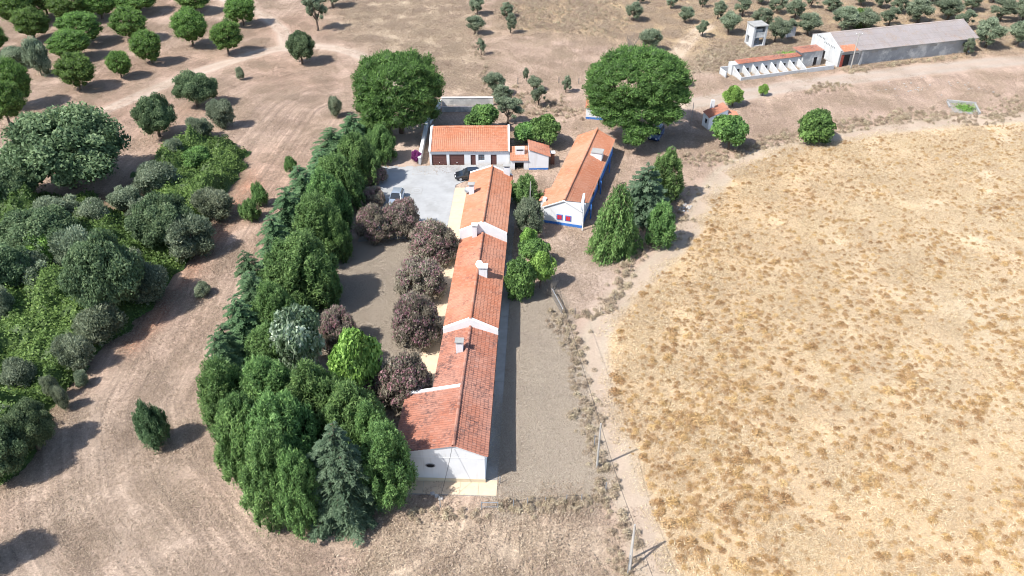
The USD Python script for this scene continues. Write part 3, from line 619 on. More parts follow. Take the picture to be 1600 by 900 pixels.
SCRUB = [("scrub_a", 351, 199, 152, 40, "grey leafy shrub below the spreading oak"), ("scrub_b", 316, 216, 178, 38, "small silvery shrub at the thicket's top edge"),
    ("scrub_a", 254, 300, 246, 58, "grey bush between the big holm oak and the brambles"), ("scrub_b", 200, 326, 282, 50, "grey bush on the bare patch inside the thicket"),
    ("scrub_a", 278, 252, 216, 32, "small grey bush at the left of the bramble mound"), ("scrub_b", 100, 348, 296, 62, "grey-green bush below the holm oak"),
    ("scrub_a", 152, 352, 308, 50, "pale bush right of the small clearing"), ("scrub_b", 62, 446, 386, 60, "blue-grey bush beside the bright green one"),
    ("scrub_c", 168, 530, 466, 66, "round pale grey shrub on the thicket's right edge"), ("scrub_c", 124, 574, 516, 54, "olive-brown shrub at the thicket's right edge"),
    ("scrub_a", 40, 606, 556, 50, "grey willow-like shrub left of the olive-brown one"), ("scrub_b", 8, 690, 620, 60, "grey shrub at the left edge, lower thicket"),
    ("scrub_c", 92, 622, 584, 26, "tiny shrub on the bare strip by the thicket, lower one"), ("scrub_a", 130, 602, 580, 24, "tiny green shrub standing clear of the thicket"),
    ("scrub_c", 104, 640, 602, 24, "small bush beside the lowest thicket trees"), ("scrub_b", 236, 470, 408, 60, "dark green bush on the thicket's right flank"),
    ("scrub_a", 300, 400, 330, 66, "grey-green bush leaning over the rust-red bank"), ("scrub_c", 338, 340, 286, 56, "olive bush at the right edge below the brambles"),
    ("scrub_a", 130, 420, 350, 60, "grey bush between the bright green bush and the tall oak"), ("scrub_b", 66, 118, 54, 42, "upper of two grey bushes among the young pines"),
    ("scrub_a", 30, 104, 72, 46, "lower of two grey bushes among the young pines"), ("scrub_c", 527, 182, 146, 22, "small thin shrub alone left of the domed pine"),
    ("scrub_c", 377, 125, 103, 13, "thin little sapling right of the oaks by the track"), ("scrub_c", 318, 461, 441, 28, "flat little bush alone on the bare slope"),
    ("scrub_b", 230, 350, 300, 50, "grey bush below the clearing in the thicket"), ("scrub_c", 210, 450, 384, 56, "brownish bush at the right foot of the tall oak"),
    ("scrub_a", 14, 500, 450, 40, "dark grey bush on the left edge of the brambles")]
for k, px, py, top, w, lab in SCRUB: plant(k, "shrub", lab, "shrub", px, py, top, w * (1.14 if py > 240 and w > 45 else 1.0), hscale=.90 if py > 240 and w > 45 else 1)
plant("broadleaf_b", "green_bush", "bright green leafy bush inside the dark thicket", "bush", 76, 418, 362, 52)
plant("broadleaf_a", "green_bush", "dark leafy bush at the thicket's top right", "bush", 310, 262, 226, 46)
plant("plume_bush", "young_conifer", "small yellow-green conifer alone on the slope beside the hedge", "conifer", 456, 268, 242, 21)
plant("plume_bush", "young_conifer", "lower of two touching green conifers on the bare slope", "conifer", 391, 343, 310, 36)
plant("plume_bush", "young_conifer", "upper of two touching green conifers on the bare slope", "conifer", 408, 322, 284, 30)
plant("dark_bush", "round_conifer", "dense dark conifer standing alone left of the hedge", "conifer", 248, 694, 626, 55)
plant("scrub_a", "shrub", "tree just outside the lower left corner casting its shadow in", "shrub", -50, 890, 800, 80)

HEDGE = [("plume_conifer_a", 585, 222, 176, 52, "hedge conifer next to the domed pine"), ("cedar_a", 552, 240, 178, 58, "dark layered conifer at the hedge's far end"),
    ("plume_conifer_b", 596, 252, 198, 46, "feathery hedge conifer by the yard corner"), ("cedar_b", 520, 270, 200, 58, "layered conifer on the hedge's outer edge, second from far end"),
    ("plume_conifer_c", 562, 288, 208, 62, "bright feathery conifer at the hedge beside the yard"), ("cedar_a", 500, 308, 232, 58, "layered conifer on the outer edge opposite the yard"),
    ("plume_conifer_a", 540, 326, 236, 64, "bright feathery conifer beside the parked silver car"), ("cedar_b", 474, 342, 256, 62, "dark layered conifer left of the brightest feathery pair"),
    ("plume_conifer_b", 520, 366, 268, 70, "tall bright conifer in the hedge beside the first oleanders"), ("cedar_a", 452, 385, 296, 62, "layered conifer on the outer edge above the bend"),
    ("plume_conifer_c", 496, 400, 300, 78, "wide bright conifer in the middle of the hedge"), ("plume_conifer_a", 525, 408, 330, 44, "narrow dark conifer on the hedge's garden side"),
    ("cedar_b", 432, 424, 340, 60, "dark layered conifer outside the widest bright one"), ("plume_conifer_b", 468, 474, 364, 104, "widest bright feathery conifer of the hedge"),
    ("cedar_a", 404, 474, 392, 58, "layered conifer on the outer edge by the red bank"), ("plume_conifer_c", 510, 478, 390, 52, "feathery conifer facing the garden lawn"),
    ("cedar_b", 386, 520, 424, 64, "layered conifer with pale tips on the outer edge"), ("plume_conifer_a", 424, 540, 440, 66, "dark feathery conifer behind the silver poplar"),
    ("cedar_a", 368, 562, 468, 66, "layered conifer level with the silver poplar"), ("plume_conifer_b", 404, 600, 510, 76, "feathery conifer in the hedge below the poplar's level"),
    ("cedar_b", 350, 622, 520, 66, "layered conifer at the hedge's leftmost bulge"), ("plume_conifer_c", 356, 680, 560, 82, "feathery conifer at the left bulge above bare ground"),
    ("plume_conifer_a", 424, 680, 560, 92, "feathery conifer in the wide lower part of the hedge"), ("plume_conifer_b", 496, 690, 575, 96, "feathery conifer below the silver poplar"),
    ("plume_conifer_c", 376, 742, 622, 90, "feathery conifer on the lower left rim of the hedge"), ("plume_conifer_a", 452, 750, 616, 108, "widest feathery conifer left of the blue spruce"),
    ("plume_conifer_b", 556, 716, 604, 104, "feathery conifer behind the blue spruce"), ("plume_conifer_c", 420, 800, 676, 98, "feathery conifer at the bottom left of the hedge"),
    ("plume_conifer_a", 470, 818, 706, 72, "low feathery conifer left against the blue spruce"), ("plume_conifer_c", 606, 778, 668, 84, "bright feathery conifer touching the white gable wall"),
    ("plume_conifer_b", 592, 740, 634, 70, "dark feathery conifer between the spruce and the house corner"), ("cedar_b", 352, 590, 500, 50, "small layered conifer at the hedge's left edge")]
for k, px, py, top, w, lab in HEDGE: plant(k, "hedge_conifer", lab, "conifer", px + (22 if px < 440 and py > 490 else 8 if px < 510 else 0), py, top, w * (1.32 if k.startswith('cedar') else 1.2))
plant("blue_spruce", "blue_spruce", "tall blue-grey spruce with hanging tiers at the hedge's near end", "spruce", 534, 800, 662, 148)
plant("broadleaf_c", "silver_poplar", "silver-leaved poplar in the hedge facing the garden", "poplar", 474, 596, 474, 82)
plant("broadleaf_b", "bright_tree", "bright yellow-green broadleaf tree in the garden", "tree", 562, 632, 514, 76)
OL = [("oleander_a", 590, 286, 258, 36, "oleander at the yard's corner against the hedge"), ("oleander_b", 584, 322, 290, 34, "small pink oleander left of the silver car"),
    ("oleander_a", 588, 374, 318, 58, "oleander left of the one covering the car's bonnet"), ("oleander_b", 630, 366, 306, 66, "oleander half covering the silver car"),
    ("oleander_a", 676, 404, 342, 80, "biggest pink oleander against the house's pavement"), ("oleander_b", 662, 466, 400, 78, "greyish oleander at the middle of the house"),
    ("oleander_a", 654, 532, 458, 84, "pink oleander above the bare pavement stretch"), ("oleander_b", 528, 544, 480, 66, "oleander standing alone on the lawn by the hedge"),
    ("oleander_a", 632, 632, 556, 92, "grey-green oleander beside the white fin wall"), ("oleander_b", 592, 622, 556, 62, "dark oleander in the bright tree's shade")]
for k, px, py, top, w, lab in OL: plant(k, "oleander", lab, "oleander", px, py, top, w * .94, "oleanders round the garden lawn", hscale=.88)
plant("purple_bush", "flowering_bush", "small purple flowering bush by the garden wall", "bush", 651, 254, 236, 16)
BUSH = [("broadleaf_a", 757, 206, 156, 52, "orange tree behind the garage roof"), ("broadleaf_a", 848, 226, 176, 52, "right-hand leafy tree behind the small outhouse"),
    ("broadleaf_a", 822, 224, 188, 44, "left-hand leafy tree behind the small outhouse"), ("plume_bush", 820, 322, 270, 54, "dense green bush between the two houses"),
    ("grey_ball_bush", 828, 366, 312, 46, "round grey-green clipped bush at the small house's corner"), ("broadleaf_b", 826, 388, 354, 26, "yellow-green sapling below the grey ball bush"),
    ("broadleaf_a", 838, 414, 370, 48, "mid green tree in the strip beside the long house"), ("broadleaf_b", 844, 450, 394, 42, "light green tree shading the lane fence"),
    ("round_bush", 811, 464, 406, 46, "bright glossy bush at the end of the garden strip"), ("broadleaf_b", 1144, 166, 135, 30, "yellow-green little tree above the tiny tiled house"),
    ("broadleaf_b", 1191, 150, 132, 15, "smallest lime-green sapling by the gravel road"), ("round_bush", 1271, 222, 175, 54, "round dark bush standing alone by the lane"),
    ("broadleaf_a", 1139, 234, 174, 62, "leafy round tree in front of the tiny tiled house"), ("round_bush", 1340, 42, 14, 34, "dark green leafy tree behind the warehouse")]
for k, px, py, top, w, lab in BUSH: plant(k, "garden_tree", lab, "tree", px, py, top, w)
plant("bare_bush", "bare_bush", "tangle of bare grey branches at the garden strip's edge", "bush", 858, 462, 440, 34)
plant("bare_bush", "bare_bush", "leafless grey bush beside the smallest house chimney", "bush", 845, 318, 296, 26)
plant("bare_bush", "bare_bush", "dead grey bush behind the large umbrella pine", "bush", 985, 88, 44, 24)
plant("weeping_conifer", "weeping_conifer", "tall weeping conifer with hanging sprays beside the small house", "conifer", 957, 390, 282, 100)
plant("blue_cedar", "blue_cedar", "blue-grey cedar behind the weeping conifer", "cedar", 1002, 342, 254, 96)
plant("cypress", "cypress", "green cypress behind the blue cedar", "cypress", 1036, 312, 230, 58)
plant("cypress", "cypress", "low green cypress right of the weeping conifer", "cypress", 1030, 386, 318, 56)

OLIVES = [(497, 48, -14, 42, "tall grey olive left of the mown field, top"), (520, 12, -30, 40, "olive cut off by the top edge beside the tall grey one"),
    (745, 24, -6, 28, "topmost olive of the row along the mown field"), (742, 54, 22, 28, "second olive of the row along the mown field"), (752, 86, 58, 15, "smallest olive ending the row along the mown field"),
    (793, 28, 2, 25, "upper of two olives right of the row"), (798, 52, 20, 20, "lower of two olives right of the row"),
    (773, 148, 110, 34, "olive above the garden wall's right end"), (793, 196, 148, 46, "large grey olive behind the orange tree"), (786, 168, 132, 34, "olive between the garden wall and the large one"),
    (822, 127, 106, 11, "tiny stake-like olive by the fence posts"), (835, 142, 118, 22, "upper of two touching olives below the fence"), (841, 167, 131, 28, "lower of two touching olives below the fence"), (884, 145, 118, 17, "small single-stemmed olive left of the large pine"),
    (990, 33, 2, 30, "olive up the slope from the large pine"), (1015, 80, 42, 36, "olive directly above the large pine"), (1052, 138, 94, 30, "olive half hidden right of the large pine"), (1001, 6, -16, 18, "olive at the top edge above the pine's slope"),
    (1048, 14, -10, 20, "left one at the top edge of the olive grove"), (1071, 37, 8, 24, "small olive starting the grove's lower row"), (1097, 58, 30, 24, "lowest small olive at the grove's left end"), (1098, 12, -14, 16, "thin olive at the top edge of the grove's left"),
    (1121, 30, 0, 24, "olive up left of the concrete tower"), (1138, 55, 17, 32, "round olive left of the concrete tower"), (1160, 26, -6, 30, "olive behind the concrete tower to its left"),
    (1190, 44, 10, 34, "olive directly behind the concrete tower"), (1188, 8, -18, 28, "olive at the top edge above the tower"), (1211, 68, 27, 34, "olive right of the tower in front of the white hut"), (1228, 56, 27, 28, "olive hiding the left of the white hut"),
    (1214, 22, -12, 30, "olive beyond the white hut"), (1240, 30, -2, 32, "olive up right of the white hut"), (1262, 56, 17, 36, "olive at the warehouse's back left corner"), (1266, 14, -14, 26, "olive at the top edge over the warehouse's left end"),
    (1296, 18, -8, 34, "olive behind the warehouse's left end, upper"), (1316, 48, 8, 46, "wide grey olive touching the warehouse roof's left"), (1350, 48, 12, 34, "olive paired with the dark tree behind the warehouse"), (1388, 42, 9, 34, "olive behind the middle of the warehouse ridge"),
    (1404, 20, -10, 32, "olive at the top edge behind the warehouse's middle"), (1434, 36, -4, 44, "biggest olive behind the warehouse ridge"), (1478, 32, -6, 42, "olive behind the warehouse's right part"), (1506, 48, 14, 34, "olive at the warehouse's far right corner"),
    (1509, 86, 58, 21, "small olive in front of the warehouse's right end"), (1540, 76, 28, 46, "large olive right of the warehouse, nearest the road"), (1588, 74, 30, 42, "olive at the right edge above the road"), (1562, 34, -4, 40, "olive up right of the warehouse"),
    (1596, 34, -6, 36, "olive in the upper right corner"), (1516, 18, -14, 34, "olive at the top edge right of the warehouse"), (1345, 10, -20, 30, "olive at the top edge behind the dark tree"), (1456, 6, -22, 34, "olive at the top edge behind the big one"),
    (1640, 60, 16, 44, "olive beyond the right edge"), (1375, 14, -16, 26, "small olive at the top edge left of the middle"), (1551, 4, -22, 30, "olive at the top edge near the right corner")]
for k, (px, py, top, w, lab) in enumerate(OLIVES): plant(f"olive_{'abcd'[k % 4]}", "olive_tree", lab, "olive tree", px, py, top, w)

# bramble thicket: mounds of tangled leaves between the trees
rng = np.random.default_rng(41)
inner = THICKET.intersection(sg.box(-95, 40, 10, 140))
bare = world_poly([(150, 300), (215, 290), (232, 330), (215, 345), (170, 330)]).union(world_poly([(85, 318), (112, 312), (118, 340), (92, 345)])).union(world_poly([(0, 290), (60, 262), (80, 300), (20, 320)]))
inner = inner.difference(bare)
x0, y0, x1, y1 = inner.bounds
gx, gy = np.arange(x0, x1, .8), np.arange(y0, y1, .8)
X, Y, F = grid(gx, gy); P = shapely.points(X, Y)
ins = shapely.contains(inner, P); dd = np.where(ins, shapely.distance(inner.boundary, P), 0)
hgt = lambda x, y, d: np.clip(d * .45 - 1.1 * n2(x, y, 2.2, 63, 2) + .35, 0, 1) ** .7 * (.25 + 7.5 * n2(x, y, 3.0, 61, 3) ** 2.4)
Zm = hgt(X, Y, dd) - .12 + relief(X, Y)
F = F[ins[F].any(1)]
k = rng.integers(0, 10 ** 9, 1)
pts = np.c_[rng.uniform(x0, x1, 190000), rng.uniform(y0, y1, 190000)]
Pp = shapely.points(pts[:, 0], pts[:, 1]); ok = shapely.contains(inner, Pp); pts, Pp = pts[ok], Pp[ok]
d = shapely.distance(inner.boundary, Pp); ok = d > 2.2 * n2(pts[:, 0], pts[:, 1], 2.2, 63, 2) - .75; pts, d = pts[ok], d[ok]
z = hgt(pts[:, 0], pts[:, 1], d) + relief(pts[:, 0], pts[:, 1]) - .12 + rng.gamma(1.2, .16, len(pts))
eps = .4; zx = hgt(pts[:, 0] + eps, pts[:, 1], d) - hgt(pts[:, 0] - eps, pts[:, 1], d); zy = hgt(pts[:, 0], pts[:, 1] + eps, d) - hgt(pts[:, 0], pts[:, 1] - eps, d)
N = unit(np.c_[-zx / (2 * eps), -zy / (2 * eps), np.ones(len(pts))])
V, FF = cards(np.c_[pts, z], N, .30, .62, rng, spread=.9)
tone = np.clip(-.22 + 1.3 * n2(pts[:, 0], pts[:, 1], 6.5, 71, 3) + rng.normal(0, .16, len(pts)), 0, 1)
nb = len(X); used_v = np.unique(F); rm = np.zeros(nb, int); rm[used_v] = np.arange(len(used_v))
Fq = rm[F]; Fq = np.vstack([Fq[:, [0, 1, 2]], Fq[:, [0, 2, 3]]])
VV = np.vstack([V, np.stack([X, Y, Zm], -1)[used_v]]); FA = np.vstack([FF, Fq + len(V)])
p = put("/World/bramble_thicket", (VV, FA), "leaf_bramble", tone=np.r_[np.repeat(tone, 4), np.full(len(used_v), .15)])
tag(stage.GetPrimAtPath(p), "tangled green brambles covering the ground between the thicket's trees", "brambles", kind="stuff")

# ------------------------------------------------------------------ buildings
def tile_roof(rn, rf, en, ef, pitch=.30, row=.40, wave=.055, step=.036, seed=0, lift=.05):
    """Rows of barrel tiles on the slope between the ridge rn-rf and the eave en-ef: every tile a short raised trough; returns mesh and one tone per tile."""
    rn, rf, en, ef = (np.array(p, float) for p in (rn, rf, en, ef)); rng = np.random.default_rng(seed)
    nu = max(2, int(np.linalg.norm(rf - rn) / pitch)); nv = max(2, int(np.linalg.norm(en - rn) / row))
    nrm = np.cross(rf - rn, en - rn); nrm /= np.linalg.norm(nrm); nrm *= np.sign(nrm[2])
    k = 5; uu = np.linspace(0, 1, k); prof = wave * (np.sin(np.pi * uu)) ** .8
    U, W = np.meshgrid(np.arange(nu), np.arange(nv), indexing="ij"); U, W = U.ravel(), W.ravel(); n = len(U)
    jit = rng.normal(0, .006, n)
    u = (U[:, None] + uu[None]) / nu                                                    # n x k
    def at(v, h): 
        P = (rn[None, None] * (1 - u[..., None]) + rf[None, None] * u[..., None]) * (1 - v[:, None, None]) + (en[None, None] * (1 - u[..., None]) + ef[None, None] * u[..., None]) * v[:, None, None]
        sag = .10 * (meshkit.fbm(np.stack([u * nu * pitch * .35, np.broadcast_to(v[:, None] * 1.3, u.shape), np.full(u.shape, seed * 1.7)], -1), 2, 4) - .62)
        return P + nrm * (h[..., None] + sag[..., None])
    top = at(W / nv, lift + prof[None] + jit[:, None]); bot = at((W + 1.08) / nv, lift + step + prof[None] + jit[:, None])
    V = np.concatenate([top, bot], 1).reshape(-1, 3)
    q = np.array([[i, i + 1, k + i + 1, k + i] for i in range(k - 1)]); F = (np.arange(n)[:, None, None] * 2 * k + q[None]).reshape(-1, 4)
    a, b, c = V[F[0, 0]], V[F[0, 1]], V[F[0, 2]]
    if np.cross(b - a, c - a) @ nrm < 0: F = F[:, ::-1]
    tone = np.clip(.48 + rng.normal(0, .12, n), 0, 1)
    F = np.vstack([F[:, [0, 1, 2]], F[:, [0, 2, 3]]])
    return V, F, np.repeat(tone, 2 * k)

def roof_part(parent, slopes, ridge, matname, seed=0, name="roof_tiles", **kw):
    for i, (rn, rf, en, ef) in enumerate(slopes):
        V, F, t = tile_roof(rn, rf, en, ef, seed=seed + i, **kw)
        part(parent, name, (V, F), matname, kind="stuff", tone=t)
    if ridge:
        a, b = (np.array(p, float) for p in ridge); n = int(np.linalg.norm(b - a) / .42); ms = []
        for i in range(n):
            p, q = a + (b - a) * i / n, a + (b - a) * (i + 1.1) / n
            ms.append(tube([p + [0, 0, .03], q + [0, 0, .06]], [.15, .17], 8))
        v, f = cat_m(ms); part(parent, "ridge_tiles", (v, f), matname, kind="stuff", tone=np.repeat(np.random.default_rng(seed).uniform(.3, .9, n), 16))

def prof(tL, zL, tr, zr, tR, zR, s, base=-.4, inset=.25):
    """The wall section of a gabled house at s: bottom, right eave, ridge, left eave."""
    iL, iR = tL + inset, tR - inset; f = lambda t: zr + (zL - zr) * (tr - t) / (tr - tL) if t < tr else zr + (zR - zr) * (t - tr) / (tR - tr)
    return [(iL, s, base), (iR, s, base), (iR, s, f(iR) - .04), (tr, s, zr - .04), (iL, s, f(iL) - .04)]

# -- the long house: three stepped ranges and a wider front wing
HO, HR = np.array([-2.47, 48.56]), -2.1
ca, sa = math.cos(math.radians(HR)), math.sin(math.radians(HR))
def to_house(px, py, z):
    d = G(px, py, z) - HO; return d[0] * ca + d[1] * sa, -d[0] * sa + d[1] * ca
def on_front(px, py):
    lo, hi = 0, 9.0
    for _ in range(40):
        m = (lo + hi) / 2
        if to_house(px, py, m)[1] > 0: lo = m
        else: hi = m
    return to_house(px, py, m)[0], m
H = thing("long_house", "long white house in stepped ranges under one ridged orange tile roof", "house", (HO[0], HO[1], 0), HR)
SECT = [("tiles_old", (0, 8.2), (-8.2, 3.75, -2.72, 4.93, .27, 3.62), (-8.2, 3.0, -2.74, 4.28, .25, 3.22)),
        ("tiles_old", (8.2, 18.0), (-5.62, 3.30, -2.74, 4.28, .25, 3.22), (-5.55, 2.78, -2.65, 3.82, .22, 2.78)),
        ("tiles_mid", (18.0, 36.7), (-5.55, 3.36, -2.65, 4.70, .27, 3.34), (-5.45, 2.74, -2.55, 3.86, .40, 2.50)),
        ("tiles_new", (36.7, 53.3), (-5.45, 3.92, -2.55, 5.18, .45, 3.66), (-5.42, 3.30, -2.31, 4.40, .55, 3.00))]
for k, (mt, (s0, s1), A, Bq) in enumerate(SECT):
    part(H, "wall", loft(prof(*A, s0 + .001 * k), prof(*Bq, s1 - .004)), "whitewash")
    o0 = -.14 if k == 0 else 0; o1 = .12 if k == 3 else 0
    P = lambda t, z, s: (t, s, z)
    roof_part(H, [(P(A[2], A[3], s0 + o0), P(Bq[2], Bq[3], s1 + o1), P(A[0], A[1], s0 + o0), P(Bq[0], Bq[1], s1 + o1)),
                  (P(A[2], A[3], s0 + o0), P(Bq[2], Bq[3], s1 + o1), P(A[4], A[5], s0 + o0), P(Bq[4], Bq[5], s1 + o1))],
              (P(A[2], A[3] + .07, s0 + o0), P(Bq[2], Bq[3] + .07, s1 + o1)), mt, seed=10 * k)
    part(H, "gutter", tube([P(A[4] + .06, A[5] - .02, s0 + .05), P(Bq[4] + .06, Bq[5] - .02, s1 - .05)], .07, 6), "shed_brown")
def parapet(s, w, L, top, R, low):
    part(H, "parapet", loft([(L[0], s, L[1] - low), (top[0], s, top[1] - low), (R[0], s, R[1] - low), (R[0], s, R[1]), (top[0], s, top[1]), (L[0], s, L[1])],
                            [(L[0], s + w, L[1] - low), (top[0], s + w, top[1] - low), (R[0], s + w, R[1] - low), (R[0], s + w, R[1]), (top[0], s + w, top[1]), (L[0], s + w, L[1])]), "white_trim")
parapet(17.86, .42, (-5.62, 3.52), (-2.65, 4.92), (.32, 3.45), 1.3)
parapet(36.56, .42, (-5.50, 4.12), (-2.55, 5.42), (.50, 3.82), 1.6)
parapet(53.25, .30, (-5.50, 3.45), (-2.31, 4.62), (.60, 3.15), .8)
part(H, "fin_wall", loft([(-8.3, 8.02, 2.7), (-2.82, 8.02, 4.0), (-2.82, 8.02, 4.50), (-8.3, 8.02, 3.22)], [(-8.3, 8.40, 2.7), (-2.82, 8.40, 4.0), (-2.82, 8.40, 4.50), (-8.3, 8.40, 3.22)]), "white_trim")
part(H, "plinth", bx(-7.98, .05, -.03, .2, -.3, .55), "ochre_base", label="ochre painted plinth")
part(H, "string_course", bx(-7.94, .015, -.018, .15, 3.28, 3.36), "white_trim")
part(H, "verge", loft([(-8.05, -.07, 3.66), (-2.72, -.07, 4.84), (.2, -.07, 3.56), (.2, -.07, 3.66), (-2.72, -.07, 4.95), (-8.05, -.07, 3.76)], [(-8.05, .1, 3.66), (-2.72, .1, 4.84), (.2, .1, 3.56), (.2, .1, 3.66), (-2.72, .1, 4.95), (-8.05, .1, 3.76)]), "white_trim")
vt, vz = on_front(672.5, 727)
ang = np.linspace(0, 2 * np.pi, 20, endpoint=False)
ring = lambda r, y: [(vt + r * 1.25 * math.cos(a), y, vz + r * .72 * math.sin(a)) for a in ang]
part(H, "vent_rim", loft(ring(.36, -.05), ring(.36, .1)), "grey_metal"); part(H, "vent", loft(ring(.28, -.056), ring(.28, .08)), "dark_opening", label="dark oval vent opening")
def chimney(parent, t, s, z0, z1, wt, ws, cap=True, capmat="concrete", slot=False):
    c = part(parent, "chimney", bx(t - wt / 2, t + wt / 2, s - ws / 2, s + ws / 2, z0, z1), "whitewash")
    if cap:
        for dx in (-1, 1):
            for dy in (-1, 1): part(c, "cap_foot", bx(t + dx * (wt / 2 - .08) - .07, t + dx * (wt / 2 - .08) + .07, s + dy * (ws / 2 - .08) - .07, s + dy * (ws / 2 - .08) + .07, z1, z1 + .22), "whitewash")
        part(c, "cap", bx(t - wt / 2 - .1, t + wt / 2 + .1, s - ws / 2 - .1, s + ws / 2 + .1, z1 + .22, z1 + .32), capmat)
    if slot: part(c, "smoke_slot", bx(t - wt / 2 + .15, t + wt / 2 - .15, s - ws / 2 - .012, s, z1 - .4, z1 - .2), "dark_opening")
    return c
t, s = to_house(718.5, 546, 4.0); chimney(H, t, s, 3.2, 4.95, .72, .62)
t, s = to_house(755, 430, 4.0); chimney(H, t, s, 3.2, 5.05, .95, .75, capmat="white_trim")
t, s = to_house(737, 302, 3.9); chimney(H, t, s, 3.0, 5.1, .72, .62)
t, s = to_house(741, 371, 3.6); chimney(H, -3.55, 36.35, 3.0, 5.0, .6, .5, capmat="white_trim")
t, s = to_house(792, 273, 3.4); chimney(H, t, 53.0, 2.6, 4.6, .85, .6)
def dish(px, py, z, label, r=.42, mt="white_trim"):
    t, s = to_house(px, py, z); x, y = HO[0] + t * ca - s * sa, HO[1] + t * sa + s * ca
    d = thing("satellite_dish", label, "dish", (x, y, z - .5), 150)
    th = np.linspace(0, 2 * np.pi, 24, endpoint=False); rr = np.array([0.02, .5, 1.0]) * r
    rings = [np.c_[np.cos(th) * q, np.full(24, -.55 * q * q), np.sin(th) * q] for q in rr]
    V = np.vstack(rings); F = []
    for i in range(2):
        for j in range(24): F += [[i * 24 + j, i * 24 + (j + 1) % 24, (i + 1) * 24 + (j + 1) % 24, (i + 1) * 24 + j]]
    V = trimesh.transform_points(V, trimesh.transformations.rotation_matrix(math.radians(35), [1, 0, 0])) + [0, 0, .55]
    V2 = V + [0, -.025, 0]; F = np.array(F); part(d, "reflector", (np.vstack([V, V2]), np.vstack([F, F[:, ::-1] + len(V)])), mt, smooth=40)
    part(d, "mast", tube([(0, 0, -.5), (0, 0, .5)], .03, 6), "grey_metal"); part(d, "feed_arm", tube([(0, 0, .25), (0, .38, .7)], .018, 5), "grey_metal")
dish(748, 413, 4.9, "white satellite dish by the long house's middle chimney", .46)
dish(729, 297, 4.3, "grey satellite dish beside the far chimney of the long house", .40, "grey_metal")

# paving round the long house
PV = UsdGeom.Xform.Define(stage, "/World/pavement"); PV.AddTranslateOp().Set((float(HO[0]), float(HO[1]), 0)); PV.AddRotateZOp().Set(HR)
tag(PV, "cream and grey slab pavement running round the long house", "pavement", kind="structure")
part("/World/pavement", "bed", cat_m([bx(-8.12, -5.0, 8.6, 53.6, -.3, .085), bx(.0, 1.14, -.4, 53.6, -.3, .085), bx(-9.0, 1.14, -1.5, .3, -.3, .085)]), "concrete")
for s in np.arange(8.6, 53, 2.2): part("/World/pavement", "slab", bx(-8.1, -5.1, s + .01, s + 2.185, .06, .112), "cream_paving")
for s in np.arange(.32, 53, 2.2): part("/World/pavement", "slab", bx(.02, 1.12, s + .01, s + 2.185, .06, .112), "grey_paving")
for x in np.arange(-9.0, 1.0, 1.69): part("/World/pavement", "slab", bx(x + .012, x + 1.675, -1.48, .29, .06, .115), "cream_paving")

# -- the small house with the blue skirting
S = thing("blue_skirted_house", "small white house with blue skirting and two red windows", "house", (*G(849, 347.5), 0), -16.2)
SO = G(849, 347.5)
cb, sb = math.cos(math.radians(-16.2)), math.sin(math.radians(-16.2))
def to_small(px, py, z):
    d = G(px, py, z) - SO; return d[0] * cb + d[1] * sb, -d[0] * sb + d[1] * cb
def small_front(px, py):
    lo, hi = 0, 9.0
    for _ in range(40):
        m = (lo + hi) / 2
        if to_small(px, py, m)[1] > 0: lo = m
        else: hi = m
    return to_small(px, py, m)[0], m
A, Bq = (-.22, 2.42, 2.80, 3.92, 5.62, 2.50), (-.25, 2.42, 2.70, 3.85, 5.60, 2.45)
part(S, "wall", loft(prof(*A, 0), prof(*Bq, 23)), "whitewash")
roof_part(S, [((2.80, -.12, 3.92), (2.7, 23.1, 3.85), (-.22, -.12, 2.42), (-.25, 23.1, 2.42)), ((2.80, -.12, 3.92), (2.7, 23.1, 3.85), (5.62, 2.6, 2.50), (5.60, 23.1, 2.45))], ((2.8, -.1, 3.99), (2.7, 23.1, 3.92)), "tiles_new", seed=70)
part(S, "verge", loft([(-.22, -.16, 2.36), (2.8, -.16, 3.86), (5.4, -.16, 2.56), (5.4, -.16, 2.68), (2.8, -.16, 4.0), (-.22, -.16, 2.5)], [(-.22, -.02, 2.36), (2.8, -.02, 3.86), (5.4, -.02, 2.56), (5.4, -.02, 2.68), (2.8, -.02, 4.0), (-.22, -.02, 2.5)]), "white_trim")
part(S, "skirting", bx(.0, 5.40, -.03, .3, -.2, .42), "blue_paint"); part(S, "skirting", bx(5.3, 5.40, .3, 23, -.2, .95), "blue_paint"); part(S, "skirting", bx(-.0, .1, .3, 23, -.2, .42), "blue_paint")
for px in (874.3, 887.8):
    t, z = small_front(px, 339 + (px - 874) * .16)
    w = part(S, "window", bx(t - .42, t + .42, -.05, .1, z - .42, z + .42), "blue_paint", label="red shuttered window in a blue surround")
    part(w, "shutter", bx(t - .30, t - .02, -.075, .05, z - .32, z + .32), "red_paint"); part(w, "shutter", bx(t + .02, t + .30, -.075, .05, z - .32, z + .32), "red_paint")
c = part(S, "chimney", loft([(3.1, 14.6, 3.2), (5.05, 14.6, 2.6), (5.05, 14.6, 4.05), (3.5, 14.6, 4.05)], [(3.1, 16.0, 3.2), (5.05, 16.0, 2.6), (5.05, 16.0, 4.05), (3.5, 16.0, 4.05)]), "whitewash", label="broad white chimney on the right slope")
part(c, "cap", bx(3.4, 5.15, 14.5, 16.1, 4.05, 4.13), "concrete")
c = part(S, "chimney", loft([(4.3, .05, 2.4), (5.3, .05, 2.0), (5.3, .05, 2.6), (5.1, .05, 2.9)], [(4.75, 1.5, 2.6), (5.3, 1.5, 2.0), (5.3, 1.5, 4.6), (5.0, 1.5, 4.6)]), "whitewash", label="tall sloping white chimney at the near right corner")
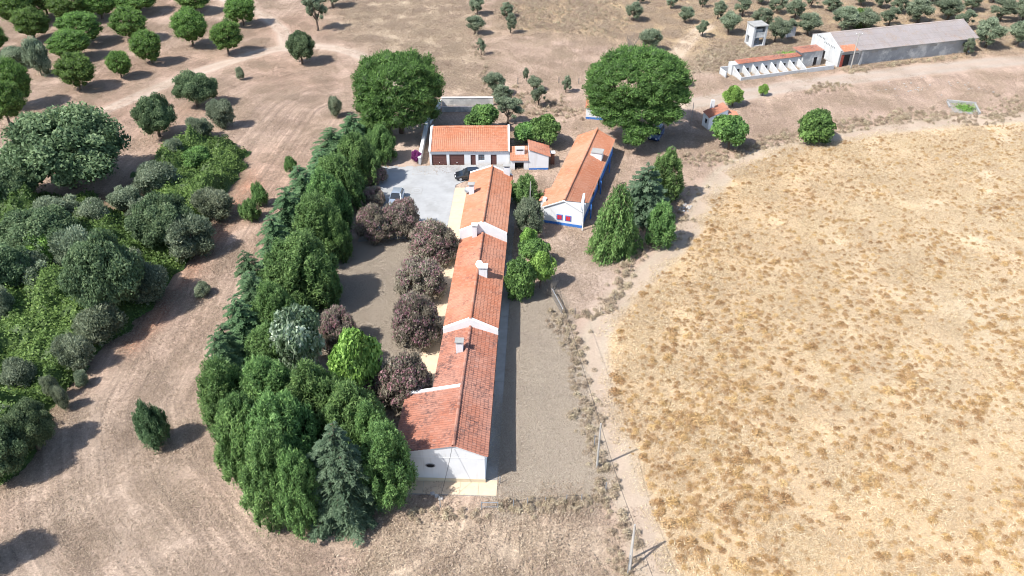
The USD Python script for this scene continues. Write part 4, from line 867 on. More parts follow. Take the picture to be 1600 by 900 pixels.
part(S, "porch_post", bx(5.95, 6.1, 2.7, 2.85, -.1, 2.2), "blue_paint"); part(S, "porch_post", bx(5.95, 6.1, 9.7, 9.85, -.1, 2.2), "blue_paint"); part(S, "porch_post", bx(5.95, 6.1, 16.7, 16.85, -.1, 2.2), "blue_paint")
part(S, "side_window", bx(5.25, 5.42, 7.0, 8.0, 1.0, 2.0), "dark_opening"); part(S, "side_door", bx(5.25, 5.42, 11.0, 12.0, 0, 2.0), "dark_opening")
roof_part(S, [((-.2, 2.0, 2.45), (-.2, 5.5, 2.45), (-1.15, 2.0, 2.05), (-1.15, 5.5, 2.05))], None, "tiles_new", seed=75, name="porch_tiles")
part(S, "porch_wall", bx(-1.0, .1, 2.2, 5.3, -.2, 1.98), "whitewash"); part(S, "oven_chimney", bx(-.5, .0, 1.2, 1.8, 1.6, 3.0), "whitewash")

# -- the garage range
GO = (-12.65, 110.65)
Ga = thing("garage", "white garage with two brown doors and a bright orange roof", "garage", (*GO, 0), .6)
import shapely.affinity
wall = sg.box(0, -.3, 12.3, 2.42)
holes = [(.34, 0, 2.62, 1.92), (3.03, 0, 5.32, 1.92), (6.3, 0, 7.08, 1.82), (7.48, .85, 8.42, 1.86), (9.4, 0, 10.3, 1.84)]
for x0_, z0_, x1_, z1_ in holes: wall = wall.difference(sg.box(x0_, z0_ if z0_ else -.29, x1_, z1_))
fw = trimesh.creation.extrude_polygon(wall, .24, engine="earcut")
V = np.array(fw.vertices)[:, [0, 2, 1]]; Fw = np.array(fw.faces)[:, ::-1]
part(Ga, "front_wall", (V, Fw), "whitewash")
part(Ga, "side_wall", loft([(0, .24, -.3), (0, 8.0, -.3), (0, 8.0, 2.8), (0, 5.4, 3.78), (0, .24, 2.5)], [(.25, .24, -.3), (.25, 8.0, -.3), (.25, 8.0, 2.8), (.25, 5.4, 3.78), (.25, .24, 2.5)]), "whitewash")
part(Ga, "side_wall", loft([(12.05, .24, -.3), (12.05, 8.0, -.3), (12.05, 8.0, 2.8), (12.05, 5.4, 3.78), (12.05, .24, 2.5)], [(12.3, .24, -.3), (12.3, 8.0, -.3), (12.3, 8.0, 2.8), (12.3, 5.4, 3.78), (12.3, .24, 2.5)]), "whitewash")
part(Ga, "back_wall", bx(.25, 12.05, 7.76, 8.0, -.3, 2.75), "whitewash")
part(Ga, "roof_deck", loft([(.02, -.12, 2.44), (.02, 5.4, 3.78), (.02, 8.1, 2.78), (.02, 8.1, 2.68), (.02, 5.4, 3.66), (.02, -.12, 2.34)], [(12.28, -.12, 2.44), (12.28, 5.4, 3.78), (12.28, 8.1, 2.78), (12.28, 8.1, 2.68), (12.28, 5.4, 3.66), (12.28, -.12, 2.34)]), "white_trim")
roof_part(Ga, [((.2, 5.4, 3.82), (12.1, 5.4, 3.82), (.2, -.22, 2.46), (12.1, -.22, 2.46)), ((.2, 5.4, 3.82), (12.1, 5.4, 3.82), (.2, 8.2, 2.8), (12.1, 8.2, 2.8))], ((.2, 5.4, 3.88), (12.1, 5.4, 3.88)), "tiles_new", seed=90)
for x in (-.06, 12.04):
    part(Ga, "verge", loft([(x, -.2, 2.42), (x, 5.4, 3.8), (x, 8.2, 2.8), (x, 8.2, 3.06), (x, 5.4, 4.06), (x, -.2, 2.68)], [(x + .3, -.2, 2.42), (x + .3, 5.4, 3.8), (x + .3, 8.2, 2.8), (x + .3, 8.2, 3.06), (x + .3, 5.4, 4.06), (x + .3, -.2, 2.68)]), "white_trim")
for x0_, x1_ in ((.34, 2.62), (3.03, 5.32)):
    d = part(Ga, "garage_door", bx(x0_ + .02, x1_ - .02, .10, .16, .01, 1.91), "brown_door")
    for z in np.arange(.25, 1.9, .33): part(d, "door_rib", bx(x0_ + .06, x1_ - .06, .085, .12, z, z + .05), "brown_door")
    part(d, "handle", bx((x0_ + x1_) / 2 - .07, (x0_ + x1_) / 2 + .07, .05, .11, .45, .53), "lamp_white")
for x0_, x1_, z1_ in ((6.3, 7.08, 1.82), (9.4, 10.3, 1.84)):
    d = part(Ga, "door", bx(x0_ + .02, x1_ - .02, .12, .17, .01, z1_ - .02), "brown_door"); part(d, "handle", bx(x0_ + .1, x0_ + .2, .09, .13, .9, .95), "grey_metal")
w = part(Ga, "window", bx(7.5, 8.4, .12, .18, .87, 1.84), "window_glass"); part(w, "window_bar", bx(7.93, 7.97, .09, .13, .87, 1.84), "brown_door"); part(w, "window_bar", bx(7.5, 8.4, .09, .13, 1.33, 1.37), "brown_door")
part(Ga, "step", bx(-.2, 12.4, -.55, .0, -.2, .12), "yard_concrete")

# -- the oven house beside the garage
O = thing("oven_house", "little white outhouse with an orange roof and a broad chimney", "outhouse", (-.2, 109.1, 0), 2)
wl = sg.box(0, -.3, 2.75, 1.62).difference(sg.box(.65, -.29, 2.0, 1.35))
fw = trimesh.creation.extrude_polygon(wl, .2, engine="earcut"); part(O, "front_wall", (np.array(fw.vertices)[:, [0, 2, 1]], np.array(fw.faces)[:, ::-1]), "whitewash")
part(O, "rear_room", loft([(0, .9, -.3), (2.75, .9, -.3), (2.75, .9, 1.9), (0, .9, 1.9)], [(0, 3.0, -.3), (2.75, 3.0, -.3), (2.75, 3.0, 2.4), (0, 3.0, 2.4)]), "dark_opening")
part(O, "side_wall", bx(0, .12, .2, 3.0, -.3, 1.7), "whitewash")
roof_part(O, [((0, 3.1, 2.5), (2.7, 3.1, 2.5), (-.05, -.15, 1.66), (2.7, -.15, 1.66))], None, "tiles_new", seed=96)
chimney(O, 1.45, 1.5, 1.7, 3.15, 1.35, .8, cap=False, slot=True)
part(O, "gable_block", loft([(2.78, 0, -.3), (5.75, 0, -.3), (5.75, 0, 2.3), (2.78, 0, 3.35)], [(2.78, 3.4, -.3), (5.75, 3.4, -.3), (5.75, 3.4, 2.3), (2.78, 3.4, 3.35)]), "whitewash")
V, Ft, tt = tile_roof((2.7, -.15, 3.42), (2.7, 3.55, 3.42), (6.0, -.15, 2.27), (6.0, 3.55, 2.27), seed=97); part(O, "roof_tiles", (V, Ft), "tiles_mid", kind="stuff", tone=tt)
part(O, "skirting", bx(2.8, 5.73, -.02, .1, -.2, .35), "blue_paint")
bp = thing("brick_pier", "brown pier with a white cap beside the outhouse", "pier", (*G(863, 256), 0)); part(bp, "shaft", bx(-.3, .3, -.3, .3, -.2, 1.9), "shed_brown"); part(bp, "cap", bx(-.38, .38, -.38, .38, 1.9, 2.05), "white_trim")

# -- walls behind and beside the garage
def wall_run(name, label, pts, h, th, mt, cap=None):
    P = np.array(pts, float); th_ = thing(name, label, "wall", (*P[0], 0))
    ln = sg.LineString(P - P[0]).buffer(th / 2, cap_style="flat", join_style="mitre")
    m = trimesh.creation.extrude_polygon(ln, h + .3, engine="earcut"); m.apply_translation([0, 0, -.3]); part(th_, "masonry", m, mt)
    if cap:
        m = trimesh.creation.extrude_polygon(sg.LineString(P - P[0]).buffer(th / 2 + .06, cap_style="flat", join_style="mitre"), .08, engine="earcut"); m.apply_translation([0, 0, h]); part(th_, "coping", m, cap)
wall_run("garden_wall", "white capped wall running back along the garage's left side", [(-14.25, 110.8), (-14.25, 124.2), (-13.2, 129.5), (-12.6, 133.0)], 1.25, .34, "old_whitewash", "white_trim")
wall_run("rear_wall", "low pale wall closing the plot behind the garage", [(-12.4, 133.3), (-3.3, 133.4)], 1.5, .3, "weathered_wall", "white_trim")
wall_run("panel_wall", "short grey panel wall in the domed pine's shade", [(-12.2, 130.6), (-5.2, 130.7)], 1.0, .2, "weathered_wall")

# -- the warehouse
wx, wy = G(1308, 105)
W = thing("warehouse", "long grey warehouse with a low pitched sheet roof", "warehouse", (wx, wy, 0), 15.2)
WL, WD, WE, WRz = 31.0, 9.8, 3.15, 5.1
part(W, "wall", loft([(0, 0, -.5), (0, WD, -.5), (0, WD, WE), (0, WD / 2, WRz - .05), (0, 0, WE)], [(WL, 0, -.5), (WL, WD, -.5), (WL, WD, WE), (WL, WD / 2, WRz - .05), (WL, 0, WE)]), "warehouse_wall")
part(W, "gable_face", loft([(-.06, 0, -.4), (-.06, WD, -.4), (-.06, WD, WE + .12), (-.06, WD / 2, WRz + .14), (-.06, 0, WE + .12)], [(.2, 0, -.4), (.2, WD, -.4), (.2, WD, WE + .12), (.2, WD / 2, WRz + .14), (.2, 0, WE + .12)]), "old_whitewash")
tiles("sheet_roof", (.255, .225, .215), (.295, .265, .255), (.26, .18, .13), .6, 0)
for a_, b_ in (((WD / 2, WRz), (-.45, WE - .08)), ((WD / 2, WRz), (WD + .4, WE - .06))):
    V, Ft, tt = tile_roof((.15, a_[0], a_[1]), (WL + .35, a_[0], a_[1]), (.15, b_[0], b_[1]), (WL + .35, b_[0], b_[1]), pitch=.36, row=1.25, wave=.045, step=.05, seed=120); part(W, "roof_sheets", (V, Ft), "sheet_roof", kind="stuff", tone=tt)
part(W, "ridge_cap", tube([(.15, WD / 2, WRz + .06), (WL + .3, WD / 2, WRz + .06)], .16, 6), "asbestos")
V, Ft, tt = tile_roof((.3, 1.3, WE + .60), (3.6, 1.3, WE + .60), (.3, -.5, WE - .02), (3.6, -.5, WE - .02), seed=122, lift=.10); part(W, "roof_tiles", (V, Ft), "tiles_new", kind="stuff", label="bright orange patch of newer tiles", tone=tt)
part(W, "eave_beam", bx(.2, WL, -.22, -.002, WE - .32, WE - .12), "warehouse_wall")
for x in (7, 11.5, 16, 20.5, 25): part(W, "vent_block", bx(x, x + 1.5, -.03, .1, WE - .95, WE - .5), "concrete")
part(W, "doorway", bx(.9, 4.2, -.012, .2, -.2, 2.4), "dark_opening"); part(W, "door_leaf", bx(2.3, 4.15, -.06, -.02, -.1, 2.3), "grey_metal"); part(W, "door", bx(.35, .95, -.09, -.03, -.1, 2.4), "rust_red", label="rust red open door leaf")
part(W, "buttress", bx(4.6, 5.1, -.3, 0, -.3, WE - .35), "warehouse_wall")
for k_ in range(7): part(W, "vent_hole", bx(-.08, .02, 2.0 + k_ * .55, 2.16 + k_ * .55, 3.0 - .0 * k_, 3.28), "dark_opening"); part(W, "vent_hole", bx(-.08, .02, 5.6 + k_ * .5, 5.76 + k_ * .5, 3.55, 3.83), "dark_opening") if k_ < 6 else None
part(W, "gable_door", bx(-.085, .02, 4.6, 5.4, .0, 1.6), "dark_opening")

# -- the row of pens in front of it
px_, py_ = G(1157, 127)
N_ = thing("pen_row", "row of white walled animal pens with small dark doorways", "pens", (px_, py_, 0), 17.4)
for k_ in range(8):
    x = k_ * 2.02; part(N_, "partition", loft([(x, 0, -.4), (x, 3.1, -.4), (x, 3.1, 1.75), (x, 1.9, 1.35), (x, 0, .75)], [(x + .2, 0, -.4), (x + .2, 3.1, -.4), (x + .2, 3.1, 1.75), (x + .2, 1.9, 1.35), (x + .2, 0, .75)]), "old_whitewash")
    if k_ < 7:
        part(N_, "front_wall", bx(x + .2, x + 2.02, 0, .18, -.4, .72), "old_whitewash")
        part(N_, "doorway", bx(x + .85, x + 1.4, 3.075, 3.2, .05, 1.15), "dark_opening")
part(N_, "back_wall", loft([(-.3, 3.1, -.4), (14.9, 3.1, -.4), (14.9, 3.1, 2.05), (-.3, 3.1, 2.05)], [(-.3, 4.5, -.4), (14.9, 4.5, -.4), (14.9, 4.5, 2.25), (-.3, 4.5, 2.25)]), "old_whitewash")
V, Ft, tt = tile_roof((.9, 4.6, 2.34), (15.2, 4.6, 2.34), (.9, 3.0, 2.10), (15.2, 3.0, 2.10), seed=130); part(N_, "roof_tiles", (V, Ft), "tiles_old", kind="stuff", tone=tt)
part(N_, "end_wall", bx(-2.0, -.3, 4.3, 4.5, -.4, 1.4), "old_whitewash"); part(N_, "end_wall", bx(-2.0, -1.8, 2.2, 4.3, -.4, 1.2), "old_whitewash")
part(N_, "tall_room", bx(14.9, 19.2, 2.6, 5.2, -.4, 3.0), "weathered_wall")
V, Ft, tt = tile_roof((14.0, 5.4, 3.15), (19.4, 5.4, 3.15), (14.0, 2.4, 3.02), (19.4, 2.4, 3.02), seed=131); part(N_, "roof_tiles", (V, Ft), "tiles_old", kind="stuff", tone=tt)
part(N_, "doorway", bx(17.4, 18.1, 2.58, 2.7, -.1, 1.8), "dark_opening")
part(N_, "yard_wall", bx(14.2, 20.4, -.1, .12, -.4, .85), "old_whitewash"); part(N_, "yard_wall", bx(20.2, 20.4, .12, 2.4, -.4, .85), "old_whitewash")

# -- the concrete tower
tx, ty = G(1178.5, 70)
Tw = thing("water_tower", "small square whitewashed tower, hollow below with a flat roof", "tower", (tx, ty, 0), 14)
for dx in (-1.3, 1.3):
    for dy in (-1.3, 1.3): part(Tw, "pillar", bx(dx - .22, dx + .22, dy - .22, dy + .22, -.3, 4.3), "old_whitewash")
part(Tw, "base", bx(-1.5, 1.5, -1.5, 1.5, -.3, .35), "old_whitewash"); part(Tw, "floor", bx(-1.45, 1.45, -1.45, 1.45, 1.95, 2.2), "old_whitewash")
part(Tw, "upper_wall", bx(-1.08, 1.08, -1.40, -1.30, 2.2, 3.1), "weathered_wall"); part(Tw, "upper_wall", bx(-1.08, 1.08, 1.30, 1.40, 2.2, 4.2), "weathered_wall"); part(Tw, "upper_wall", bx(-1.40, -1.30, -1.08, 1.08, 2.2, 4.2), "old_whitewash"); part(Tw, "upper_wall", bx(1.30, 1.40, -1.08, 1.08, 2.2, 4.2), "weathered_wall")
part(Tw, "lower_wall", bx(-1.40, -1.30, -1.08, .2, .35, 1.95), "old_whitewash"); part(Tw, "lower_wall", bx(-1.08, 1.08, 1.28, 1.38, .35, 1.95), "weathered_wall")
part(Tw, "roof_slab", bx(-1.65, 1.65, -1.65, 1.65, 4.3, 4.48), "concrete")
part(Tw, "tank", bx(-.9, .9, -.9, .9, 2.2, 3.6), "weathered_wall")

def hut(name, label, x, y, rot, w, d, h, rise, roofmat, base=None):
    t_ = thing(name, label, "hut", (x, y, 0), rot)
    part(t_, "wall", loft([(0, 0, -.4), (0, d, -.4), (0, d, h), (0, d / 2, h + rise), (0, 0, h)], [(w, 0, -.4), (w, d, -.4), (w, d, h), (w, d / 2, h + rise), (w, 0, h)]), "whitewash")
    roof_part(t_, [((-.15, d / 2, h + rise), (w + .15, d / 2, h + rise), (-.15, -.2, h - .05), (w + .15, -.2, h - .05)), ((-.15, d / 2, h + rise), (w + .15, d / 2, h + rise), (-.15, d + .2, h - .05), (w + .15, d + .2, h - .05))], ((-.1, d / 2, h + rise + .05), (w + .1, d / 2, h + rise + .05)), roofmat, seed=140)
    if base: part(t_, "skirting", bx(-.02, w + .02, -.025, .2, -.2, .4), base)
    return t_
x, y = G(915, 186); hut("pine_shaded_hut", "white hut with blue skirting half hidden under the large pine", x, y, -8, 3.6, 3.2, 2.2, .7, "tiles_mid", "blue_paint")
x, y = G(1229, 60); t_ = thing("white_hut", "little white hut behind an olive left of the warehouse", "hut", (x, y, 0), 20); part(t_, "wall", bx(0, 2.0, 0, 2.2, -.3, 2.3), "old_whitewash"); part(t_, "roof", loft([(-.1, -.1, 2.3), (2.1, -.1, 2.3), (2.1, -.1, 2.42), (-.1, -.1, 2.42)], [(-.1, 2.3, 2.6), (2.1, 2.3, 2.6), (2.1, 2.3, 2.72), (-.1, 2.3, 2.72)]), "asbestos")

# -- the tiny tiled house behind the round tree
cA, cB, cC, cD = (np.r_[G(px, py, z), z] for px, py, z in ((1098, 174.5, 2.5), (1130, 160, 3.0), (1152, 172.5, 2.75), (1108, 185, 2.2)))
cC = cB + (cD - cA) * 1.0; cC[2] = 2.6
o3 = np.r_[cD[:2], 0]; Tn = thing("tiny_house", "tiny white house with a pink tiled roof behind a leafy tree", "house", tuple(o3), 0)
q = [c_ - o3 for c_ in (cA, cB, cC, cD)]; ctr = sum(q) / 4; ins_ = [ctr + (c_ - ctr) * .93 for c_ in q]
part(Tn, "wall", loft([(a_[0], a_[1], -.3) for a_ in ins_], [(a_[0], a_[1], a_[2] - .03) for a_ in ins_]), "whitewash")
V, Ft, tt = tile_roof(q[0], q[1], q[3], q[2], seed=150); part(Tn, "roof_tiles", (V, Ft), "tiles_mid", kind="stuff", tone=tt)
cm = (ins_[0] + ins_[3]) / 2; part(Tn, "window", tuple(np.array(z_) if i_ else np.array(z_) + [cm[0] - .02, cm[1], 0] for i_, z_ in enumerate(bx(-.06, .3, -.35, .35, 1.0, 1.7))), "dark_opening")
b_ = q[0] * .55 + q[1] * .45; part(Tn, "chimney", bx(b_[0] - .3, b_[0] + .3, b_[1] - .25, b_[1] + .25, 1.8, 4.0), "whitewash")
e_ = q[2] - [.1, 0, 0]; part(Tn, "lean_to", loft([(e_[0], e_[1] - 1.0, -.3), (e_[0] + 1.5, e_[1] - 1.0, -.3), (e_[0] + 1.5, e_[1] - 1.0, 1.5), (e_[0], e_[1] - 1.0, 1.8)], [(e_[0], e_[1] + 1.6, -.3), (e_[0] + 1.5, e_[1] + 1.6, -.3), (e_[0] + 1.5, e_[1] + 1.6, 1.5), (e_[0], e_[1] + 1.6, 1.8)]), "whitewash")
V, Ft, tt = tile_roof((e_[0] - .05, e_[1] - 1.1, 1.86), (e_[0] - .05, e_[1] + 1.7, 1.86), (e_[0] + 1.7, e_[1] - 1.1, 1.5), (e_[0] + 1.7, e_[1] + 1.7, 1.5), seed=151); part(Tn, "roof_tiles", (V, Ft), "tiles_new", kind="stuff", label="bright orange lean-to tiles", tone=tt)

# ------------------------------------------------------------------ yard, cars, poles, fences and small things
def sheet(name, label, cat_, poly, mt, lift, step=.8):
    x0, y0, x1, y1 = poly.bounds; tri = trimesh.creation.extrude_polygon(poly, .3, engine="earcut"); tri.apply_translation([0, 0, lift - .3])
    p_ = put(f"/World/{name}", tri, mt); tag(stage.GetPrimAtPath(p_), label, cat_, kind="structure")
sheet("yard", "pale concrete yard between the garage and the long house", "yard", world_poly([(592, 261), (672, 260), (798, 259), (800, 278), (735, 280), (712, 290), (700, 352), (690, 380), (640, 372), (560, 378), (572, 330)]), "yard_concrete", .13)
x, y = G(651, 299)
D = thing("drain_cover", "square metal cover with a ring set in the concrete yard", "cover", (x, y, .13), -4)
for k_, (a, b, c, d) in enumerate(((-.85, .85, -.85, -.79), (-.85, .85, .79, .85), (-.85, -.79, -.79, .79), (.79, .85, -.79, .79))): part(D, "frame_bar", bx(a, b, c, d, 0, .012), "concrete")
part(D, "plate", bx(-.78, .78, -.78, .78, -.01, .006), "cream_paving" if 0 else "yard_concrete")
th = np.linspace(0, 2 * np.pi, 25)[:-1]
for r0, r1 in ((.34, .44),):
    Vr = np.vstack([np.c_[np.cos(th) * r, np.sin(th) * r, np.full(24, z)] for r, z in ((r0, .008), (r0, .016), (r1, .016), (r1, .008))]); Fr = [[i * 24 + j, i * 24 + (j + 1) % 24, (i + 1) * 24 + (j + 1) % 24, (i + 1) * 24 + j] for i in range(3) for j in range(24)]
    part(D, "ring", (Vr, np.array(Fr)[:, ::-1]), "concrete")

def car(name, label, x, y, head, paint, L=4.3, Wd=1.78, Ht=1.48, estate=False, rack=False, z=0.0):
    """A car facing +x in its own frame, turned to the azimuth 'head' (degrees from +y, clockwise)."""
    c = thing(name, label, "car", (x, y, z), 90 - head)
    w = Wd / 2; f, r = L / 2, -L / 2
    lower = [(f - .02, s * (w - .22), .30) for s in (-1, 1)] + [(f, s * (w - .28), .55) for s in (-1, 1)] + [(f - .18, s * (w - .16), .72) for s in (-1, 1)] + [(f - .5, s * w, h) for s in (-1, 1) for h in (.28, .62)] + \
            [(f - 1.25, s * (w - .06), .94) for s in (-1, 1)] + [(r + .35, s * w, h) for s in (-1, 1) for h in (.28, .72)] + [(r, s * (w - .16), h) for s in (-1, 1) for h in (.34, .80)] + [(r + .12, s * (w - .10), .95) for s in (-1, 1)]
    body = hull(lower)
    part(c, "body", body, paint, smooth=25)
    rt = Ht
    ft, rr = f - 1.95, r + (.55 if estate else .85)
    cab = [(f - 1.15, s * (w - .12), .90) for s in (-1, 1)] + [(ft, s * (w - .26), rt - .05) for s in (-1, 1)] + [(rr, s * (w - .27), rt - .06) for s in (-1, 1)] + [(r + .16, s * (w - .14), .92) for s in (-1, 1)]
    part(c, "windows", hull(cab), "car_glass", smooth=20)
    part(c, "roof", hull([(ft - .02, s * (w - .27), h) for s in (-1, 1) for h in (rt - .08, rt - .03)] + [(rr, s * (w - .27), rt - .06) for s in (-1, 1)] + [((ft + rr) / 2, s * (w - .34), rt) for s in (-1, 1)] + [(rr - .06, s * (w - .29), rt - .10) for s in (-1, 1)]), paint, smooth=30)
    for s in (-1, 1):
        for p0_, p1_ in (((f - 1.17, w - .12), (ft, w - .265)), ((.0, w - .115), (-.02, w - .262)), ((rr - .38, w - .125), (rr + .04, w - .265))):
            part(c, "pillar", tube([(p0_[0], s * (p0_[1] + .012), .90), (p1_[0], s * (p1_[1] + .012), rt - .07)], .045, 5), paint)
        for xw in (f - .82, r + .80):
            wh = part(c, "wheel", trimesh.creation.cylinder(.32, .2, sections=20, transform=trimesh.transformations.translation_matrix([xw, s * (w - .08), .32]) @ trimesh.transformations.rotation_matrix(np.pi / 2, [1, 0, 0])), "rubber", smooth=30)
            part(wh, "rim", trimesh.creation.cylinder(.21, .05, sections=16, transform=trimesh.transformations.translation_matrix([xw, s * (w + .015), .32]) @ trimesh.transformations.rotation_matrix(np.pi / 2, [1, 0, 0])), "car_silver")
        part(c, "headlight", hull([(f - .10 + dx, s * (w - .42 + dy), .62 + dz) for dx in (-.12, .07) for dy in (-.14, .16) for dz in (-.05, .08)]), "lamp_white")
        part(c, "mirror", hull([(f - 1.42 + dx, s * (w + .06 + dy), .98 + dz) for dx in (-.06, .06) for dy in (-.1, .1) for dz in (-.06, .07)]), paint)
        part(c, "tail_light", bx(r - .01, r + .06, s * (w - .36) - .1, s * (w - .36) + .1, .66, .86), "red_paint")
    part(c, "bumper", hull([(f + .02, s * (w - .32), .36) for s in (-1, 1)] + [(f - .3, s * (w - .02), h) for s in (-1, 1) for h in (.28, .46)] + [(f + .02, s * (w - .32), .46) for s in (-1, 1)]), "rubber")
    if rack:
        k = part(c, "roof_rack", cat_m([bx(rr + .1, ft - .1, yy - .02, yy + .02, rt + .06, rt + .10) for yy in (-.56, .56)] + [bx(xx - .06, xx + .06, -.6, .6, rt + .06, rt + .10) for xx in np.linspace(rr + .2, ft - .2, 4)]), "grey_metal")
        for yy in (-.28, .28): part(k, "rack_bar", bx(rr + .1, ft - .1, yy - .05, yy + .05, rt + .101, rt + .13), "car_silver")
def heading(a, b, z):
    d = G(*b, z) - G(*a, z); return math.degrees(math.atan2(d[0], d[1]))
x, y = G(620, 316); car("silver_car", "silver blue hatchback parked nose-first into the oleander", x, y, heading((627, 300), (618, 324), 1.2), "car_silver", 4.2, 1.78, 1.5, True, z=.13)
x, y = G(733, 279); car("black_car", "black hatchback parked behind the long house's far end", x, y, 262, "car_black", 4.3, 1.8, 1.5, z=.13)
x, y = G(1025, 214); car("navy_car", "dark navy car with a pale roof rack in the pine's shade", x, y, heading((1033, 200), (1019, 222), .6), "car_navy", 4.3, 1.82, 1.7, True, True)

def pole(label, px, py, top, r=.11, mt="pole_grey", arm=0.0, brace=None, name="utility_pole"):
    x, y = G(px, py); h = height_for(x, y, top); p_ = thing(name, label, "pole", (x, y, 0))
    part(p_, "shaft", tube([(0, 0, -.4), (0, 0, h)], [r, r * .72], 8), mt)
    if arm:
        part(p_, "crossarm", bx(-arm, arm, -.05, .05, h - .35, h - .25), mt)
        for xx in (-arm * .8, 0, arm * .8): part(p_, "insulator", tube([(xx, 0, h - .25), (xx, 0, h - .08)], .045, 6), "lamp_white")
    if brace is not None: part(p_, "brace", tube([(brace[0], brace[1], -.3), (0, 0, h * .92)], [r, r * .8], 7), mt)
    return np.array([x, y, h])
P1 = pole("grey wire pole between lawn and lane, casting a long shadow", 932.5, 731, 662, .11)
P2 = pole("braced twin pole beside the lane at the bottom edge", 984, 875, 820, .11, brace=(-.15, -1.1))
P3 = pole("slim pole rising beside the garden's grey ball bush", 828, 345, 284, .09)
P4 = pole("tall slim pole at the garage's back left corner", 671, 198, 149, .09)
P5 = pole("leaning pole in front of the warehouse's doorway", 1329, 107, 51, .14, arm=.7)
P6 = pole("slim pole standing in the large pine's shadow", 1080, 190, 160, .07)
P7 = pole("white pole at the small house's near right corner", 910, 360, 318, .09, "white_trim")
def wire(name, label, a, b, sag, r=.018):
    s = np.linspace(0, 1, 14)[:, None]; P = a + (b - a) * s; P[:, 2] -= sag * 4 * (s * (1 - s))[:, 0]
    p_ = put(numbered("/World", name), tube(P, r, 4), "wire_black"); tag(stage.GetPrimAtPath(p_), label, "wire")
top = lambda P, d=0.1: P - [0, 0, d]
wire("overhead_wire", "overhead wire from the slim garden pole to the lawn pole", top(P3), top(P1), .9)
wire("overhead_wire", "overhead wire strung between the two poles along the lane", top(P1), top(P2), .4)
wire("overhead_wire", "overhead wire leaving the bottom pole along the lane", top(P2), np.array([12.5, 26.0, 5.0]), .4)
gx_, gz_ = on_front(706.5, 698); ap = np.array([HO[0] + gx_ * ca, HO[1] + gx_ * sa, gz_]) + [0, -.12, 0]
x, y = G(688, 792); wire("stay_cable", "thin cable from the gable peak down to a post", ap, np.array([x, y, 1.0]), .25, .02)
def post(label, px, py, top, r=.05, mt="wood_post", name="fence_post", group=None):
    x, y = G(px, py); h = height_for(x, y, top); p_ = put(numbered("/World", name), tube([(x, y, -.3), (x + .02, y, h)], [r, r * .9], 6), mt); tag(stage.GetPrimAtPath(p_), label, "post", group)
    return np.array([x, y, h])
FP = [post(l_, a, b, c, .05, "grey_metal") for l_, a, b, c in (("post at the house's paved corner holding the cable", 688, 793, 776), ("corner post beside the front pavement's right end", 781, 756, 744), ("leftmost post of the fence right of the tube gate", 802, 794, 781), ("second post right of the tube gate", 824, 790, 778),
     ("third post right of the tube gate", 852, 786, 777), ("fourth post of the fence at the lawn's lower edge", 885, 784, 773), ("last post of the fence at the lawn's lower right", 908, 785, 772), ("thin post on the lane side below the lawn pole", 946, 768, 754), ("post at the bottom of the lane's weed strip", 980, 899, 868),
     ("post at the left lower corner of the weed strip", 928, 698, 680))]
for a, b in ((2, 3), (3, 4), (4, 5), (5, 6)): wire("fence_wire", f"fence wire in the {('first', 'second', 'third', 'fourth')[a - 2]} gap right of the tube gate", FP[a] - [0, 0, .15], FP[b] - [0, 0, .15], .03, .012)
for l_, a, b, c in (("dark post left of the small olives", 809, 131, 121), ("dark post right of the touching olives", 873, 130, 121), ("dark post against the large pine's left side", 904, 131, 122)): post(l_, a, b, c, .1)
for k_, (a, b) in enumerate(((885, 352), (960, 470), (938, 490), (985, 425), (898, 492))): post(("post by the small house's front yard", "post on the dry hedge right of the bare yard", "post at the bare yard's bottom right corner", "post on the dry hedge below the cypress", "post at the bare yard's bottom left corner")[k_], a, b, b - 11, .05)
# tube gate frame
gl, gr = G(752.5, 796), G(778, 796); gl3 = np.r_[gl, 0]; Gt = thing("tube_gate", "open grey tube frame at the end of the right-hand path", "gate", tuple(gl3)); d = np.r_[gr - gl, 0]
part(Gt, "post", tube([(0, 0, -.2), (0, 0, 1.0)], .05, 6), "grey_metal"); part(Gt, "post", tube([d + [0, 0, -.2], d + [0, 0, 1.0]], .05, 6), "grey_metal"); part(Gt, "rail", tube([(0, 0, .95), d + [0, 0, .95]], .04, 6), "grey_metal"); part(Gt, "rail", tube([(0, 0, .35), d + [0, 0, .35]], .03, 6), "grey_metal")
# slatted fence by the lane
a, b = G(862, 462), G(879, 494); Sf = thing("slat_fence", "dark slatted fence panel leaning between lawn and bare yard", "fence", (*a, 0)); d = b - a; nrm = np.array([d[1], -d[0]]) / np.linalg.norm(d)
for k_ in range(16):
    q0 = d * (k_ + .5) / 16; part(Sf, "slat", tube([(q0[0], q0[1], -.1), (q0[0] + .12 * nrm[0], q0[1] + .12 * nrm[1], 1.25)], .05, 4), "wood_post")
for z in (.3, 1.05): part(Sf, "rail", tube([(0, 0, z), (d[0], d[1], z)], .05, 5), "white_trim")

